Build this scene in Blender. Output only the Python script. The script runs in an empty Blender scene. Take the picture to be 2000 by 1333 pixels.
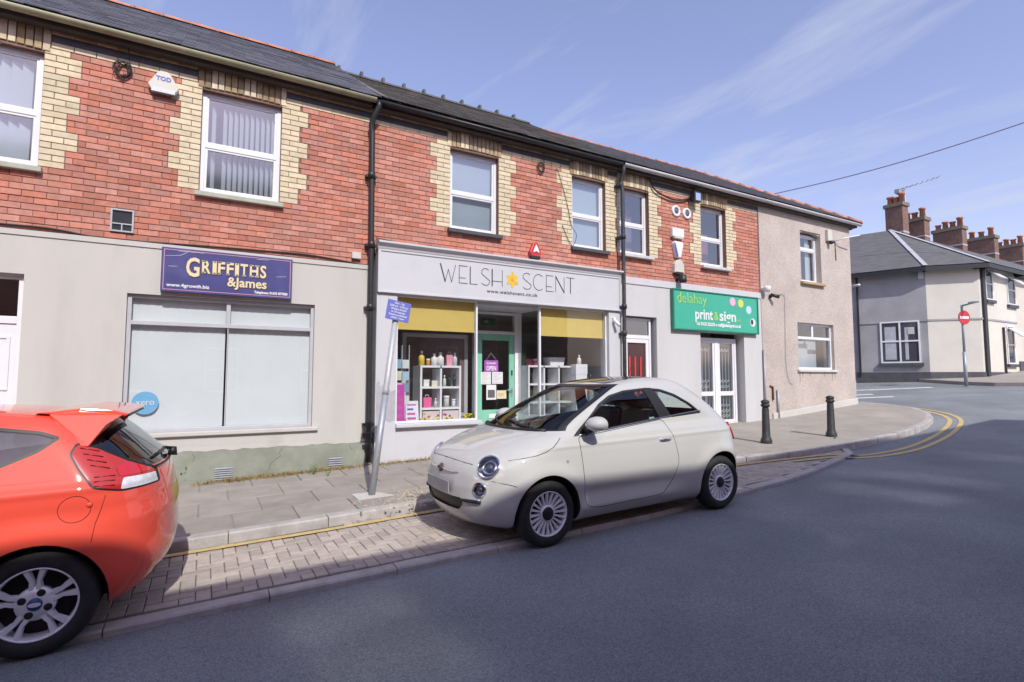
import bpy, bmesh, math, random
import numpy as np
from mathutils import Vector, Matrix, Euler
random.seed(7)
S = bpy.context.scene
COL = S.collection
R = math.radians

# ------------------------------------------------------------------ camera
F_PX = 1050.0; PITCH = math.atan(72 / F_PX); YAW = math.atan2(1840.0, F_PX / math.cos(PITCH))
EYE = Vector((0, -8.5, 1.5))
FH = Vector((math.cos(YAW), math.sin(YAW), 0)); RT = Vector((math.sin(YAW), -math.cos(YAW), 0))
FW = FH * math.cos(PITCH) + Vector((0, 0, math.sin(PITCH)))
UP = -FH * math.sin(PITCH) + Vector((0, 0, math.cos(PITCH)))
cam = bpy.data.cameras.new('camera'); cam.sensor_width = 36; cam.lens = F_PX * 36 / 2000
cam.clip_start = .05; cam.clip_end = 2000
co = bpy.data.objects.new('camera', cam); COL.objects.link(co)
co.matrix_world = Matrix(((RT.x, UP.x, -FW.x, EYE.x), (RT.y, UP.y, -FW.y, EYE.y), (RT.z, UP.z, -FW.z, EYE.z), (0, 0, 0, 1)))
S.camera = co

# ------------------------------------------------------------------ sky, sun, exposure
SUN_AZ, SUN_EL = 6.0, 42.3          # degrees left of the facade's normal (behind the camera), elevation
sd = Vector((math.sin(R(SUN_AZ)) * math.cos(R(SUN_EL)), math.cos(R(SUN_AZ)) * math.cos(R(SUN_EL)), -math.sin(R(SUN_EL))))
W = bpy.data.worlds.new('World'); S.world = W; W.use_nodes = True
wn, wl = W.node_tree.nodes, W.node_tree.links
bg = wn['Background']
sky = wn.new('ShaderNodeTexSky'); sky.sky_type = 'NISHITA'; sky.sun_disc = False
sky.sun_elevation = R(SUN_EL); sky.sun_rotation = math.atan2(-sd.x, -sd.y)
sky.air_density = 1.3; sky.dust_density = .9; sky.ozone_density = 2.2
tint = wn.new('ShaderNodeMix'); tint.data_type = 'RGBA'; tint.blend_type = 'MULTIPLY'; tint.inputs[0].default_value = 1
tint.inputs[7].default_value = (1.13, .915, 1.07, 1)
wl.new(sky.outputs[0], tint.inputs[6])
# thin cirrus: streaks on a flat layer high above (direction / height), drawn out along one bearing
tc = wn.new('ShaderNodeTexCoord'); sep = wn.new('ShaderNodeSeparateXYZ'); wl.new(tc.outputs['Generated'], sep.inputs[0])
def wmath(op, a, b=None):
    n = wn.new('ShaderNodeMath'); n.operation = op
    for i, v in enumerate((a, b)):
        if v is None: continue
        if isinstance(v, (int, float)): n.inputs[i].default_value = v
        else: wl.new(v, n.inputs[i])
    return n.outputs[0]
zz = wmath('MAXIMUM', wmath('ADD', sep.outputs[2], .06), .02)
ux, uy = wmath('DIVIDE', sep.outputs[0], zz), wmath('DIVIDE', sep.outputs[1], zz)
cmb = wn.new('ShaderNodeCombineXYZ'); wl.new(ux, cmb.inputs[0]); wl.new(uy, cmb.inputs[1])
mp = wn.new('ShaderNodeMapping'); mp.vector_type = 'TEXTURE'; mp.inputs['Rotation'].default_value = (0, 0, R(-84)); mp.inputs['Scale'].default_value = (1.5, .42, 1)
mp.inputs['Location'].default_value = (-2.11, -3.17, 0)
wl.new(cmb.outputs[0], mp.inputs[0])
nz = wn.new('ShaderNodeTexNoise'); nz.inputs['Scale'].default_value = 1.25; nz.inputs['Detail'].default_value = 9
nz.inputs['Roughness'].default_value = .58; nz.inputs['Distortion'].default_value = .55
wl.new(mp.outputs[0], nz.inputs['Vector'])
cr = wn.new('ShaderNodeValToRGB'); cr.color_ramp.elements[0].position = .50; cr.color_ramp.elements[1].position = .78
wl.new(nz.outputs[0], cr.inputs[0])
cl = wn.new('ShaderNodeMix'); cl.data_type = 'RGBA'; wl.new(wmath('MULTIPLY_ADD', cr.outputs[0], .68), cl.inputs[0]); cl.inputs[0].links[0].from_node.inputs[2].default_value = .09
wl.new(tint.outputs[2], cl.inputs[6]); cl.inputs[7].default_value = (3.5, 3.75, 4.5, 1)
wl.new(cl.outputs[2], bg.inputs[0]); bg.inputs[1].default_value = .10

sl = bpy.data.lights.new('sun', 'SUN'); sl.energy = 2.1; sl.angle = R(.53); sl.color = (1, .98, .91)
so = bpy.data.objects.new('sun', sl); COL.objects.link(so); so.location = (-5, -20, 30)
so.rotation_euler = sd.to_track_quat('-Z', 'Y').to_euler()
S.view_settings.view_transform = 'Standard'; S.view_settings.look = 'None'
S.view_settings.exposure = .93; S.view_settings.gamma = 1; S.view_settings.use_curve_mapping = False
S.render.engine = 'CYCLES'
S.cycles.use_denoising = True; S.cycles.max_bounces = 8; S.cycles.transparent_max_bounces = 24
S.cycles.sample_clamp_indirect = 0; S.cycles.use_guiding = True; S.cycles.use_surface_guiding = True; S.cycles.guiding_training_samples = 128; S.cycles.surface_guiding_probability = .7; S.cycles.blur_glossy = 0

# ------------------------------------------------------------------ ground heights and photo pixels
def zr(x):                                    # the street climbs to the right and gets steeper past the end house
    x = max(-45, min(46, x)); t = (x - 12.2) / 1.2
    return -.08 + .028 * x + .0684 * (math.log1p(math.exp(-abs(t))) + max(t, 0))
def zpave(x, y): return zr(x) + .12 + .018 * max(0, min(3.2, y + 2.8))
def zbay(x): return zr(x) + .035
def slope(x): return (zr(x + .05) - zr(x - .05)) / .1
def ray(px, py): return FW + RT * ((px - 1000) / F_PX) + UP * ((666.5 - py) / F_PX)
def onY(px, py, Y=0.0):
    r = ray(px, py); return EYE + r * ((Y - EYE.y) / r.y)
def onS(px, py, fn):
    r = ray(px, py); t = 1.0
    while t < 300 and (EYE + r * t).z > fn((EYE + r * t).x, (EYE + r * t).y): t *= 1.01
    lo, hi = t / 1.01, t
    for _ in range(30):
        m = (lo + hi) / 2; p = EYE + r * m
        if p.z < fn(p.x, p.y): hi = m
        else: lo = m
    return EYE + r * lo
def pxsize(p):                                # how near a point is to the camera
    return (Vector(p) - EYE).dot(FW)

# ------------------------------------------------------------------ materials
MATS = {}
def mat(name, col, rough=.6, var=.12, scale=6.0, bump=0.0, bscale=40.0, metal=0.0, spec=.5, dirt=None, dscale=1.2, damt=.5, coat=0, rnd=0.0, emit=0, stretch=None, speck=0, speckscale=300):
    """Principled material with world-space noise variation, optional stain colour, per-piece random shade and fine bump."""
    if name in MATS: return MATS[name]
    m = bpy.data.materials.new(name); m.use_nodes = True
    n, l = m.node_tree.nodes, m.node_tree.links; b = n['Principled BSDF']
    col = tuple(col) + (1,) if len(col) == 3 else col
    g = n.new('ShaderNodeNewGeometry'); pos = g.outputs['Position']
    if stretch:
        mpn = n.new('ShaderNodeMapping'); mpn.inputs['Scale'].default_value = stretch; l.new(pos, mpn.inputs[0]); pos = mpn.outputs[0]
    def noise(sc, det=5, rgh=.55):
        t = n.new('ShaderNodeTexNoise'); t.inputs['Scale'].default_value = sc; t.inputs['Detail'].default_value = det
        t.inputs['Roughness'].default_value = rgh; l.new(pos, t.inputs['Vector']); return t.outputs[0]
    def mix(fac, a, c, mode='MIX'):
        x = n.new('ShaderNodeMix'); x.data_type = 'RGBA'; x.blend_type = mode
        for i, v in ((0, fac), (6, a), (7, c)):
            if isinstance(v, (float, int)): x.inputs[i].default_value = v
            elif isinstance(v, tuple): x.inputs[i].default_value = v
            else: l.new(v, x.inputs[i])
        return x.outputs[2]
    def mrange(v, a, b_, c, d):
        x = n.new('ShaderNodeMapRange'); l.new(v, x.inputs[0])
        for i, q in enumerate((a, b_, c, d)): x.inputs[i + 1].default_value = q
        return x.outputs[0]
    c = col
    if var:
        lo = tuple(max(0, v * (1 - var)) for v in col[:3]) + (1,); hi = tuple(min(1, v * (1 + var)) for v in col[:3]) + (1,)
        c = mix(mrange(noise(scale), .3, .7, 0, 1), lo, hi)
    if rnd:
        oi = n.new('ShaderNodeObjectInfo')
        ad = n.new('ShaderNodeMath'); ad.operation = 'ADD'; l.new(oi.outputs['Random'], ad.inputs[0]); l.new(g.outputs['Random Per Island'], ad.inputs[1])
        fr = n.new('ShaderNodeMath'); fr.operation = 'FRACT'; l.new(ad.outputs[0], fr.inputs[0])
        hs = n.new('ShaderNodeHueSaturation')
        l.new(mrange(fr.outputs[0], 0, 1, 1 - rnd, 1 + rnd), hs.inputs['Value'])
        wnz = n.new('ShaderNodeTexWhiteNoise'); wnz.noise_dimensions = '1D'; l.new(fr.outputs[0], wnz.inputs['W'])
        l.new(mrange(wnz.outputs[0], 0, 1, 1 - rnd * .7, 1 + rnd * .35), hs.inputs['Saturation'])
        if isinstance(c, tuple): hs.inputs['Color'].default_value = c
        else: l.new(c, hs.inputs['Color'])
        c = hs.outputs[0]
    if dirt:
        dn = n.new('ShaderNodeValToRGB'); dn.color_ramp.elements[0].position = .5; dn.color_ramp.elements[1].position = .72
        l.new(noise(dscale, 8, .65), dn.inputs[0])
        mm = n.new('ShaderNodeMath'); mm.operation = 'MULTIPLY'; l.new(dn.outputs[0], mm.inputs[0]); mm.inputs[1].default_value = damt
        c = mix(mm.outputs[0], c, tuple(dirt) + (1,))
    if speck:
        sn = n.new('ShaderNodeTexVoronoi'); sn.inputs['Scale'].default_value = speckscale; l.new(pos, sn.inputs['Vector'])
        sv = n.new('ShaderNodeSeparateColor'); l.new(sn.outputs['Color'], sv.inputs[0])
        c = mix(1.0, c, mrange(sv.outputs[0], 0, 1, 1 - speck, 1 + speck), 'MULTIPLY')
    if isinstance(c, tuple): b.inputs['Base Color'].default_value = c
    else: l.new(c, b.inputs['Base Color'])
    b.inputs['Roughness'].default_value = rough; b.inputs['Metallic'].default_value = metal
    b.inputs['Specular IOR Level'].default_value = spec
    if coat: b.inputs['Coat Weight'].default_value = coat; b.inputs['Coat Roughness'].default_value = .03
    if emit:
        b.inputs['Emission Color'].default_value = col; b.inputs['Emission Strength'].default_value = emit
    if bump:
        bp = n.new('ShaderNodeBump'); bp.inputs['Strength'].default_value = min(1, bump); bp.inputs['Distance'].default_value = .01
        l.new(noise(bscale, 6, .6), bp.inputs['Height']); l.new(bp.outputs[0], b.inputs['Normal'])
    MATS[name] = m; return m
def glass(name, tintc=(.9, .95, .95), refl=1.6, rough=.0, ior=1.5):
    if name in MATS: return MATS[name]
    m = bpy.data.materials.new(name); m.use_nodes = True; n, l = m.node_tree.nodes, m.node_tree.links
    n.remove(n['Principled BSDF']); o = n['Material Output']
    t = n.new('ShaderNodeBsdfTransparent'); t.inputs[0].default_value = tuple(tintc) + (1,)
    gl = n.new('ShaderNodeBsdfGlossy'); gl.inputs['Roughness'].default_value = rough
    lw = n.new('ShaderNodeLayerWeight'); lw.inputs[0].default_value = .5
    pw = n.new('ShaderNodeMath'); pw.operation = 'POWER'; pw.inputs[1].default_value = 5; l.new(lw.outputs['Facing'], pw.inputs[0])
    mu = n.new('ShaderNodeMath'); mu.operation = 'MULTIPLY_ADD'; mu.use_clamp = True; mu.inputs[1].default_value = .9; mu.inputs[2].default_value = .045 * refl; l.new(pw.outputs[0], mu.inputs[0])
    nzn = n.new('ShaderNodeTexNoise'); nzn.inputs['Scale'].default_value = 1.6; nzn.inputs['Detail'].default_value = 1
    gm = n.new('ShaderNodeNewGeometry'); l.new(gm.outputs['Position'], nzn.inputs['Vector'])
    bp = n.new('ShaderNodeBump'); bp.inputs['Strength'].default_value = .03; bp.inputs['Distance'].default_value = .02
    l.new(nzn.outputs[0], bp.inputs['Height']); l.new(bp.outputs[0], gl.inputs['Normal'])
    mx = n.new('ShaderNodeMixShader'); l.new(mu.outputs[0], mx.inputs[0]); l.new(t.outputs[0], mx.inputs[1]); l.new(gl.outputs[0], mx.inputs[2])
    l.new(mx.outputs[0], o.inputs[0]); MATS[name] = m; return m

M_ASPH = mat('asphalt', (.215, .226, .23), .82, .2, .6, .7, 160, speck=.34, speckscale=150, dirt=(.28, .285, .28), dscale=.3, damt=.7)
M_GROUND = mat('earth', (.12, .11, .09), .95, .2, .4)
M_SLAB = mat('paving_concrete', (.305, .27, .232), .9, .12, 4, .35, 120, rnd=.07, dirt=(.2, .18, .15), dscale=3, damt=.45, speck=.12)
M_PAVE = mat('footway_asphalt', (.33, .295, .255), .92, .1, 1.6, .35, 140, dirt=(.25, .21, .17), dscale=1.1, damt=.5, speck=.15)
M_MORTAR = mat('joint_sand', (.16, .14, .12), .95, .2, 30)
M_KERB = mat('kerb_granite', (.42, .39, .37), .85, .15, 9, .4, 90, rnd=.08, dirt=(.22, .2, .18), dscale=4, damt=.5, speck=.1)
M_PAVER = mat('block_paver', (.43, .37, .32), .9, .12, 12, .4, 150, rnd=.14, dirt=(.3, .26, .23), dscale=2, damt=.45, speck=.12)
M_YEL = mat('yellow_road_paint', (.58, .43, .17), .7, .12, 10, .2, 80, dirt=(.36, .29, .19), dscale=7, damt=.75)
M_WPAINT = mat('white_road_paint', (.66, .65, .62), .7, .1, 10, dirt=(.3, .3, .3), dscale=5, damt=.7)
M_RED = mat('red_brick', (.50, .20, .14), .85, .15, 14, .4, 120, rnd=.2, dirt=(.38, .19, .15), dscale=2.2, damt=.5)
M_YBRICK = mat('yellow_brick', (.66, .56, .385), .8, .1, 14, .3, 120, rnd=.1, dirt=(.4, .31, .19), dscale=5, damt=.4)
M_YBRICKD = mat('stained_yellow_brick', (.40, .30, .17), .85, .2, 14, .3, 120, rnd=.25, dirt=(.11, .09, .07), dscale=4, damt=.6)
M_BLUEBRICK = mat('blue_brick', (.075, .078, .09), .6, .2, 10, .2, 100, rnd=.1)
M_MORT = mat('brick_mortar', (.21, .125, .095), .95, .2, 20, .3, 150)
M_YMORT = mat('pale_mortar', (.36, .26, .17), .95, .2, 20, .3, 150)
M_REND1 = mat('beige_render', (.53, .51, .475), .9, .04, .9, .3, 150, dirt=(.44, .42, .385), dscale=1.1, damt=.6, stretch=(1.6, 1.6, .45))
M_REND3 = mat('off_white_render', (.55, .545, .54), .9, .03, .9, .25, 150, dirt=(.47, .46, .45), dscale=1.2, damt=.5, stretch=(1.6, 1.6, .45))
M_GREEN = mat('green_plinth_paint', (.275, .295, .24), .85, .15, 3, .5, 60, dirt=(.2, .2, .15), dscale=2, damt=.7)
M_PEB = mat('pebbledash', (.49, .425, .38), .95, .1, 1.2, 1.0, 70, dirt=(.40, .32, .27), dscale=.7, damt=.5, speck=.22, speckscale=75)
M_GREYR = mat('grey_render', (.345, .34, .35), .92, .12, 1.2, .6, 14, dirt=(.27, .265, .27), dscale=.8, damt=.6)
M_CREAMR = mat('cream_render', (.60, .575, .51), .92, .05, 1.2, .35, 20, dirt=(.5, .47, .41), dscale=.9, damt=.5)
M_WHITE = mat('white_upvc', (.74, .74, .76), .35, .04, 3, spec=.4)
M_WPT = mat('white_gloss_paint', (.56, .56, .585), .5, .05, 3, .15, 60, dirt=(.5, .49, .49), dscale=3, damt=.4)
M_GREYPT = mat('bare_grey_patch', (.40, .40, .43), .8, .1, 8)
M_SILLG = mat('green_grey_sill', (.42, .43, .36), .85, .12, 6, .3, 80, dirt=(.28, .29, .2), dscale=4, damt=.5)
M_SILLD = mat('dark_sill', (.075, .075, .085), .7, .2, 6)
M_SILLW = mat('pale_sill', (.55, .54, .53), .7, .1, 6, dirt=(.35, .34, .31), dscale=4, damt=.5)
M_SILLS = mat('sandstone_sill', (.42, .3, .16), .85, .2, 12, .4, 60)
M_BLACK = mat('black_plastic', (.022, .022, .024), .45, .2, 8)
M_BLACKI = mat('black_iron', (.03, .03, .034), .55, .3, 12, .3, 60, dirt=(.12, .1, .09), dscale=9, damt=.4)
M_OLIVE = mat('olive_gutter', (.33, .31, .2), .6, .15, 5, dirt=(.2, .2, .12), dscale=3, damt=.5)
M_GUTW = mat('pale_gutter', (.52, .51, .52), .5, .08, 5, dirt=(.3, .28, .26), dscale=3, damt=.4)
M_SOFFIT = mat('dark_fascia', (.06, .05, .045), .7, .25, 4)
M_RIDGE = mat('terracotta_ridge', (.45, .19, .12), .85, .2, 10, .3, 60, rnd=.12)
M_RIDGED = mat('dark_ridge', (.11, .105, .10), .85, .25, 10, .4, 60, rnd=.1)
M_SLATE1 = mat('smooth_slate', (.135, .135, .16), .6, .12, 2, .3, 60, rnd=.1)
M_SLATE2 = mat('old_brown_slate', (.125, .115, .11), .85, .25, 1.5, .5, 60, dirt=(.08, .08, .075), dscale=1.2, damt=.6, rnd=.18)
M_FSLATE = mat('far_slate', (.12, .118, .12), .8, .3, 2.2, .6, 6, stretch=(1.2, 1.2, 9), dirt=(.075, .075, .075), dscale=1.1, damt=.6)
M_STEEL = mat('galvanised_steel', (.36, .38, .41), .5, .1, 20, metal=.35)
M_CHROME = mat('chrome', (.78, .78, .8), .12, 0, metal=1)
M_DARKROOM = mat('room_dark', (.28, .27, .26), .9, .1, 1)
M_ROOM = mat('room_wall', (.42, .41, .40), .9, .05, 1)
M_BLIND = mat('blind_fabric', (.66, .69, .70), .9, .03, 2)
M_YBLIND = mat('yellow_roller_blind', (.62, .46, .13), .85, .03, 3, .1, 300)
M_MINT = mat('mint_paint', (.22, .52, .38), .45, .05, 4)
M_GLASS = glass('window_glass', (.84, .89, .93), 6.6, .10)
M_SHOPGLASS = glass('shop_glass', (.93, .95, .95), 1.5)
M_CABLE = mat('cable_rubber', (.02, .018, .018), .6, 0)
M_LEAF = mat('weed_leaf', (.07, .16, .03), .6, .3, 30)
M_DRY = mat('dry_grass', (.32, .24, .10), .9, .3, 30)

# ------------------------------------------------------------------ builders
BASE = {}
def tag(o, label=None, cat=None, group=None, kind=None):
    if label: o['label'] = label
    if cat: o['category'] = cat
    if group: o['group'] = group
    if kind: o['kind'] = kind
    return o
def thing(name, loc, label, cat, group=None):
    o = bpy.data.objects.new(name, None); o.empty_display_size = .2; COL.objects.link(o); o.location = loc
    BASE[o] = Vector(loc); return tag(o, label, cat, group)
def link(name, me, parent=None, loc=(0, 0, 0), rot=(0, 0, 0)):
    o = bpy.data.objects.new(name, me); COL.objects.link(o)
    if parent is not None: o.parent = parent; BASE[o] = BASE[parent]
    else: BASE[o] = Vector((0, 0, 0))
    o.location = loc; o.rotation_euler = rot; return o
class MB:
    """collects geometry in world coordinates; build() links it as one mesh object"""
    def __init__(s): s.v = []; s.f = []; s.sm = []
    def add(s, vs, fs, smooth=False):
        k = len(s.v); s.v += [tuple(v) for v in vs]; s.f += [tuple(i + k for i in f) for f in fs]; s.sm += [smooth] * len(fs); return s
    def box(s, x0, x1, y0, y1, z0, z1, M=None):
        vs = [(x, y, z) for x in (x0, x1) for y in (y0, y1) for z in (z0, z1)]
        if M is not None: vs = [M @ Vector(v) for v in vs]
        return s.add(vs, [(0, 1, 3, 2), (4, 6, 7, 5), (0, 4, 5, 1), (2, 3, 7, 6), (0, 2, 6, 4), (1, 5, 7, 3)])
    def quad(s, *p): return s.add(p, [tuple(range(len(p)))])
    def prism(s, poly, a, b, axis='y', smooth=False):
        """polygon in the plane across axis, extruded from a to b"""
        def P(u, w, t): return {'y': (u, t, w), 'x': (t, u, w), 'z': (u, w, t)}[axis]
        n = len(poly); vs = [P(u, w, a) for u, w in poly] + [P(u, w, b) for u, w in poly]
        s.add(vs, [tuple(range(n)), tuple(range(2 * n - 1, n - 1, -1))])
        return s.add(vs, [(i, (i + 1) % n, n + (i + 1) % n, n + i) for i in range(n)], smooth)
    def tube(s, pts, r, n=8, cap=True):
        pts = [Vector(p) for p in pts]; rr = r if isinstance(r, (list, tuple)) else [r] * len(pts); vs = []; fs = []
        up = None
        for i, p in enumerate(pts):
            d = (pts[min(i + 1, len(pts) - 1)] - pts[max(i - 1, 0)]).normalized()
            if up is None: up = d.orthogonal().normalized()
            a = (up - d * up.dot(d)).normalized(); up = a; b = d.cross(a)
            vs += [p + (a * math.cos(2 * math.pi * k / n) + b * math.sin(2 * math.pi * k / n)) * rr[i] for k in range(n)]
        for i in range(len(pts) - 1):
            fs += [(i * n + k, i * n + (k + 1) % n, (i + 1) * n + (k + 1) % n, (i + 1) * n + k) for k in range(n)]
        s.add(vs, fs, True)
        if cap: s.add(vs[:n], [tuple(range(n - 1, -1, -1))]); s.add(vs[-n:], [tuple(range(n))])
        return s
    def lathe(s, prof, c, axis='z', n=20, M=None, cap=True, sm=True):
        """prof: (radius, height) list revolved about an axis through c"""
        vs = []; fs = []
        for r, h in prof:
            for k in range(n):
                a = 2 * math.pi * k / n; p = (r * math.cos(a), r * math.sin(a), h)
                if axis == 'y': p = (p[0], h, p[1])
                elif axis == 'x': p = (h, p[0], p[1])
                q = Vector(p)
                if M is not None: q = M @ q
                vs.append(q + Vector(c))
        for i in range(len(prof) - 1):
            fs += [(i * n + k, i * n + (k + 1) % n, (i + 1) * n + (k + 1) % n, (i + 1) * n + k) for k in range(n)]
        s.add(vs, fs, sm); m = len(prof) - 1
        if cap and prof[0][0] > 1e-5: s.add(vs[:n], [tuple(range(n - 1, -1, -1))])
        if cap and prof[-1][0] > 1e-5: s.add(vs[m * n:], [tuple(range(n))])
        return s
    def build(s, name, m, parent=None, kind=None, bevel=0, fix=True):
        b = BASE[parent] if parent is not None else Vector((0, 0, 0))
        me = bpy.data.meshes.new(name); me.from_pydata([(v[0] - b.x, v[1] - b.y, v[2] - b.z) for v in s.v], [], s.f)
        me.polygons.foreach_set('use_smooth', s.sm); me.materials.append(m)
        if fix and len(s.f) > 1:
            bm = bmesh.new(); bm.from_mesh(me); bmesh.ops.remove_doubles(bm, verts=bm.verts, dist=1e-5)
            bmesh.ops.recalc_face_normals(bm, faces=bm.faces); bm.to_mesh(me); bm.free()
        o = link(name, me, parent)
        if bevel:
            md = o.modifiers.new('bevel', 'BEVEL'); md.width = bevel; md.segments = 2; md.limit_method = 'ANGLE'; md.angle_limit = R(40)
        if kind: o['kind'] = kind
        return o
def wallholes(mb, x0, x1, z0, z1, holes, yf, depth):
    """upright wall facing -Y with rectangular openings and their reveals"""
    xs = sorted({x0, x1, *[min(max(h[i], x0), x1) for h in holes for i in (0, 1)]})
    zs = sorted({z0, z1, *[min(max(h[i], z0), z1) for h in holes for i in (2, 3)]})
    def solid(i, j):
        if i < 0 or j < 0 or i >= len(xs) - 1 or j >= len(zs) - 1: return False
        cx, cz = (xs[i] + xs[i + 1]) / 2, (zs[j] + zs[j + 1]) / 2
        return not any(h[0] < cx < h[1] and h[2] < cz < h[3] for h in holes)
    yb = yf + depth
    for i in range(len(xs) - 1):
        for j in range(len(zs) - 1):
            if not solid(i, j): continue
            a, b, c, d = xs[i], xs[i + 1], zs[j], zs[j + 1]
            mb.quad((a, yf, c), (b, yf, c), (b, yf, d), (a, yf, d)); mb.quad((a, yb, c), (a, yb, d), (b, yb, d), (b, yb, c))
            if not solid(i - 1, j): mb.quad((a, yf, c), (a, yf, d), (a, yb, d), (a, yb, c))
            if not solid(i + 1, j): mb.quad((b, yf, c), (b, yb, c), (b, yb, d), (b, yf, d))
            if not solid(i, j - 1): mb.quad((a, yf, c), (a, yb, c), (b, yb, c), (b, yf, c))
            if not solid(i, j + 1): mb.quad((a, yf, d), (b, yf, d), (b, yb, d), (a, yb, d))
    return mb
def text(s, h, m, parent, x, y, z, align='LEFT', bold=0.0, sx=1.0, name='lettering', width=None, thick=.002, shear=0.0, M=None, space=1.0):
    """a line of writing as flat mesh lettering facing -Y; h = cap height, (x, z) = baseline point"""
    cu = bpy.data.curves.new('t', 'FONT'); cu.body = s; cu.size = h / .69; cu.extrude = thick; cu.offset = bold; cu.align_x = align; cu.shear = shear; cu.space_character = space
    cu.resolution_u = 3
    ob = bpy.data.objects.new('t', cu); COL.objects.link(ob)
    dg = bpy.context.evaluated_depsgraph_get(); me = bpy.data.meshes.new_from_object(ob.evaluated_get(dg))
    bpy.data.objects.remove(ob); bpy.data.curves.remove(cu)
    v = np.empty(len(me.vertices) * 3); me.vertices.foreach_get('co', v); v = v.reshape(-1, 3)
    if width:
        cur = v[:, 0].max() - v[:, 0].min(); sx = width / cur
        if align == 'LEFT': v[:, 0] -= v[:, 0].min()
    b = BASE[parent]
    w = np.stack([v[:, 0] * sx, -v[:, 2], v[:, 1]], 1)
    if M is not None: w = np.array([list(M @ Vector(q)) for q in w])
    w += np.array([x - b.x, y - b.y, z - b.z]); me.vertices.foreach_set('co', w.ravel()); me.update()
    me.materials.clear(); me.materials.append(m); me.name = name
    return link(name, me, parent)

# ================================================================== ground, street, pavements
def interp(path, x): return float(np.interp(x, [p[0] for p in path], [p[1] for p in path]))
PK = [(-40, -2.74), (-.2, -2.72), (2, -2.66), (6.8, -2.74), (7.7, -2.86), (8.6, -3.02), (10.6, -3.06), (12, -2.98), (13.3, -2.83), (14.3, -2.6), (15, -2.32), (15.6, -1.95),
      (16.05, -1.5), (16.4, -.8), (16.6, .1), (16.75, 1.5), (17.0, 6), (17.3, 30)]
RK = [(-40, -4.3), (4, -4.27), (5.6, -4.13), (6.6, -4.05), (7.8, -3.85), (8.8, -3.6), (9.6, -3.38), (9.95, -3.12)]
def kpave(x): return interp(PK, x)
def kroad(x): return interp(RK, x)
def ztop(x, y):
    if y > kpave(x) and x < 17.3: return zpave(x, y)
    if y > kroad(x) and x < 9.9: return zbay(x) + .006
    return zr(x)
XS = sorted({*[float(v) for v in range(-45, 61)], *[11 + .25 * i for i in range(16)]})
def sheet(name, m, y0, y1, dz, x0=-45, x1=60):
    mb = MB(); xs = [x for x in XS if x0 <= x <= x1]
    vs = [(x, y, zr(x) + dz) for x in xs for y in (y0, y1)]
    mb.add(vs, [(2 * i, 2 * i + 2, 2 * i + 3, 2 * i + 1) for i in range(len(xs) - 1)])
    o = mb.build(name, m); tag(o, kind='structure'); return o
mb = MB(); xs = [-600, -45] + [float(v) for v in range(-44, 61)] + [600]
mb.add([(x, y, zr(x) - .3) for x in xs for y in (-600, 600)], [(2 * i, 2 * i + 2, 2 * i + 3, 2 * i + 1) for i in range(len(xs) - 1)])
tag(mb.build('ground', M_GROUND), kind='structure')
road = sheet('road', M_ASPH, -10, 60, 0)
tag(road, 'worn grey asphalt road in front of the parked cars')

# footway with its kerb stones and slabs
def polyoff(path, d):
    out = []
    for i, p in enumerate(path):
        a = Vector(path[max(i - 1, 0)]); b = Vector(path[min(i + 1, len(path) - 1)]); t = (b - a).normalized()
        out.append((p[0] - t.y * d, p[1] + t.x * d))
    return out
def smoothpath(path, step):
    P = [Vector(p) for p in path]; out = []
    for i in range(len(P) - 1):
        p0 = P[max(i - 1, 0)]; p1 = P[i]; p2 = P[i + 1]; p3 = P[min(i + 2, len(P) - 1)]; n = max(1, int((p2 - p1).length / step))
        m1 = (p2 - p0) * .5 * min(1, (p2 - p1).length / max(.01, (p1 - p0).length)) if i else (p2 - p1)
        m2 = (p3 - p1) * .5 * min(1, (p2 - p1).length / max(.01, (p3 - p2).length)) if i < len(P) - 2 else (p2 - p1)
        for k in range(n):
            t = k / n; out.append(tuple((2 * t**3 - 3 * t * t + 1) * p1 + (t**3 - 2 * t * t + t) * m1 + (-2 * t**3 + 3 * t * t) * p2 + (t**3 - t * t) * m2))
    out.append(tuple(P[-1])); return out
PKs = smoothpath(PK, .3); INN = polyoff(PKs, .125)
mb = MB(); cols = [p for p in INN if p[0] < 17.4]
for i in range(len(cols) - 1):
    a, b = cols[i], cols[i + 1]
    if b[0] <= 16.3: ya = yb = .3
    else: ya = yb = 31
    n = 3
    for k in range(n):
        def pt(c, y1, t): y = c[1] + (y1 - c[1]) * t; return (c[0], y, zpave(c[0], y) - (.016 if c[0] < 8.4 else 0))
        mb.quad(pt(a, ya, k / n), pt(b, yb, k / n), pt(b, yb, (k + 1) / n), pt(a, ya, (k + 1) / n))
pv = mb.build('pavement', M_PAVE); tag(pv, kind='structure')
BASE[pv] = Vector((0, 0, 0))
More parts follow.
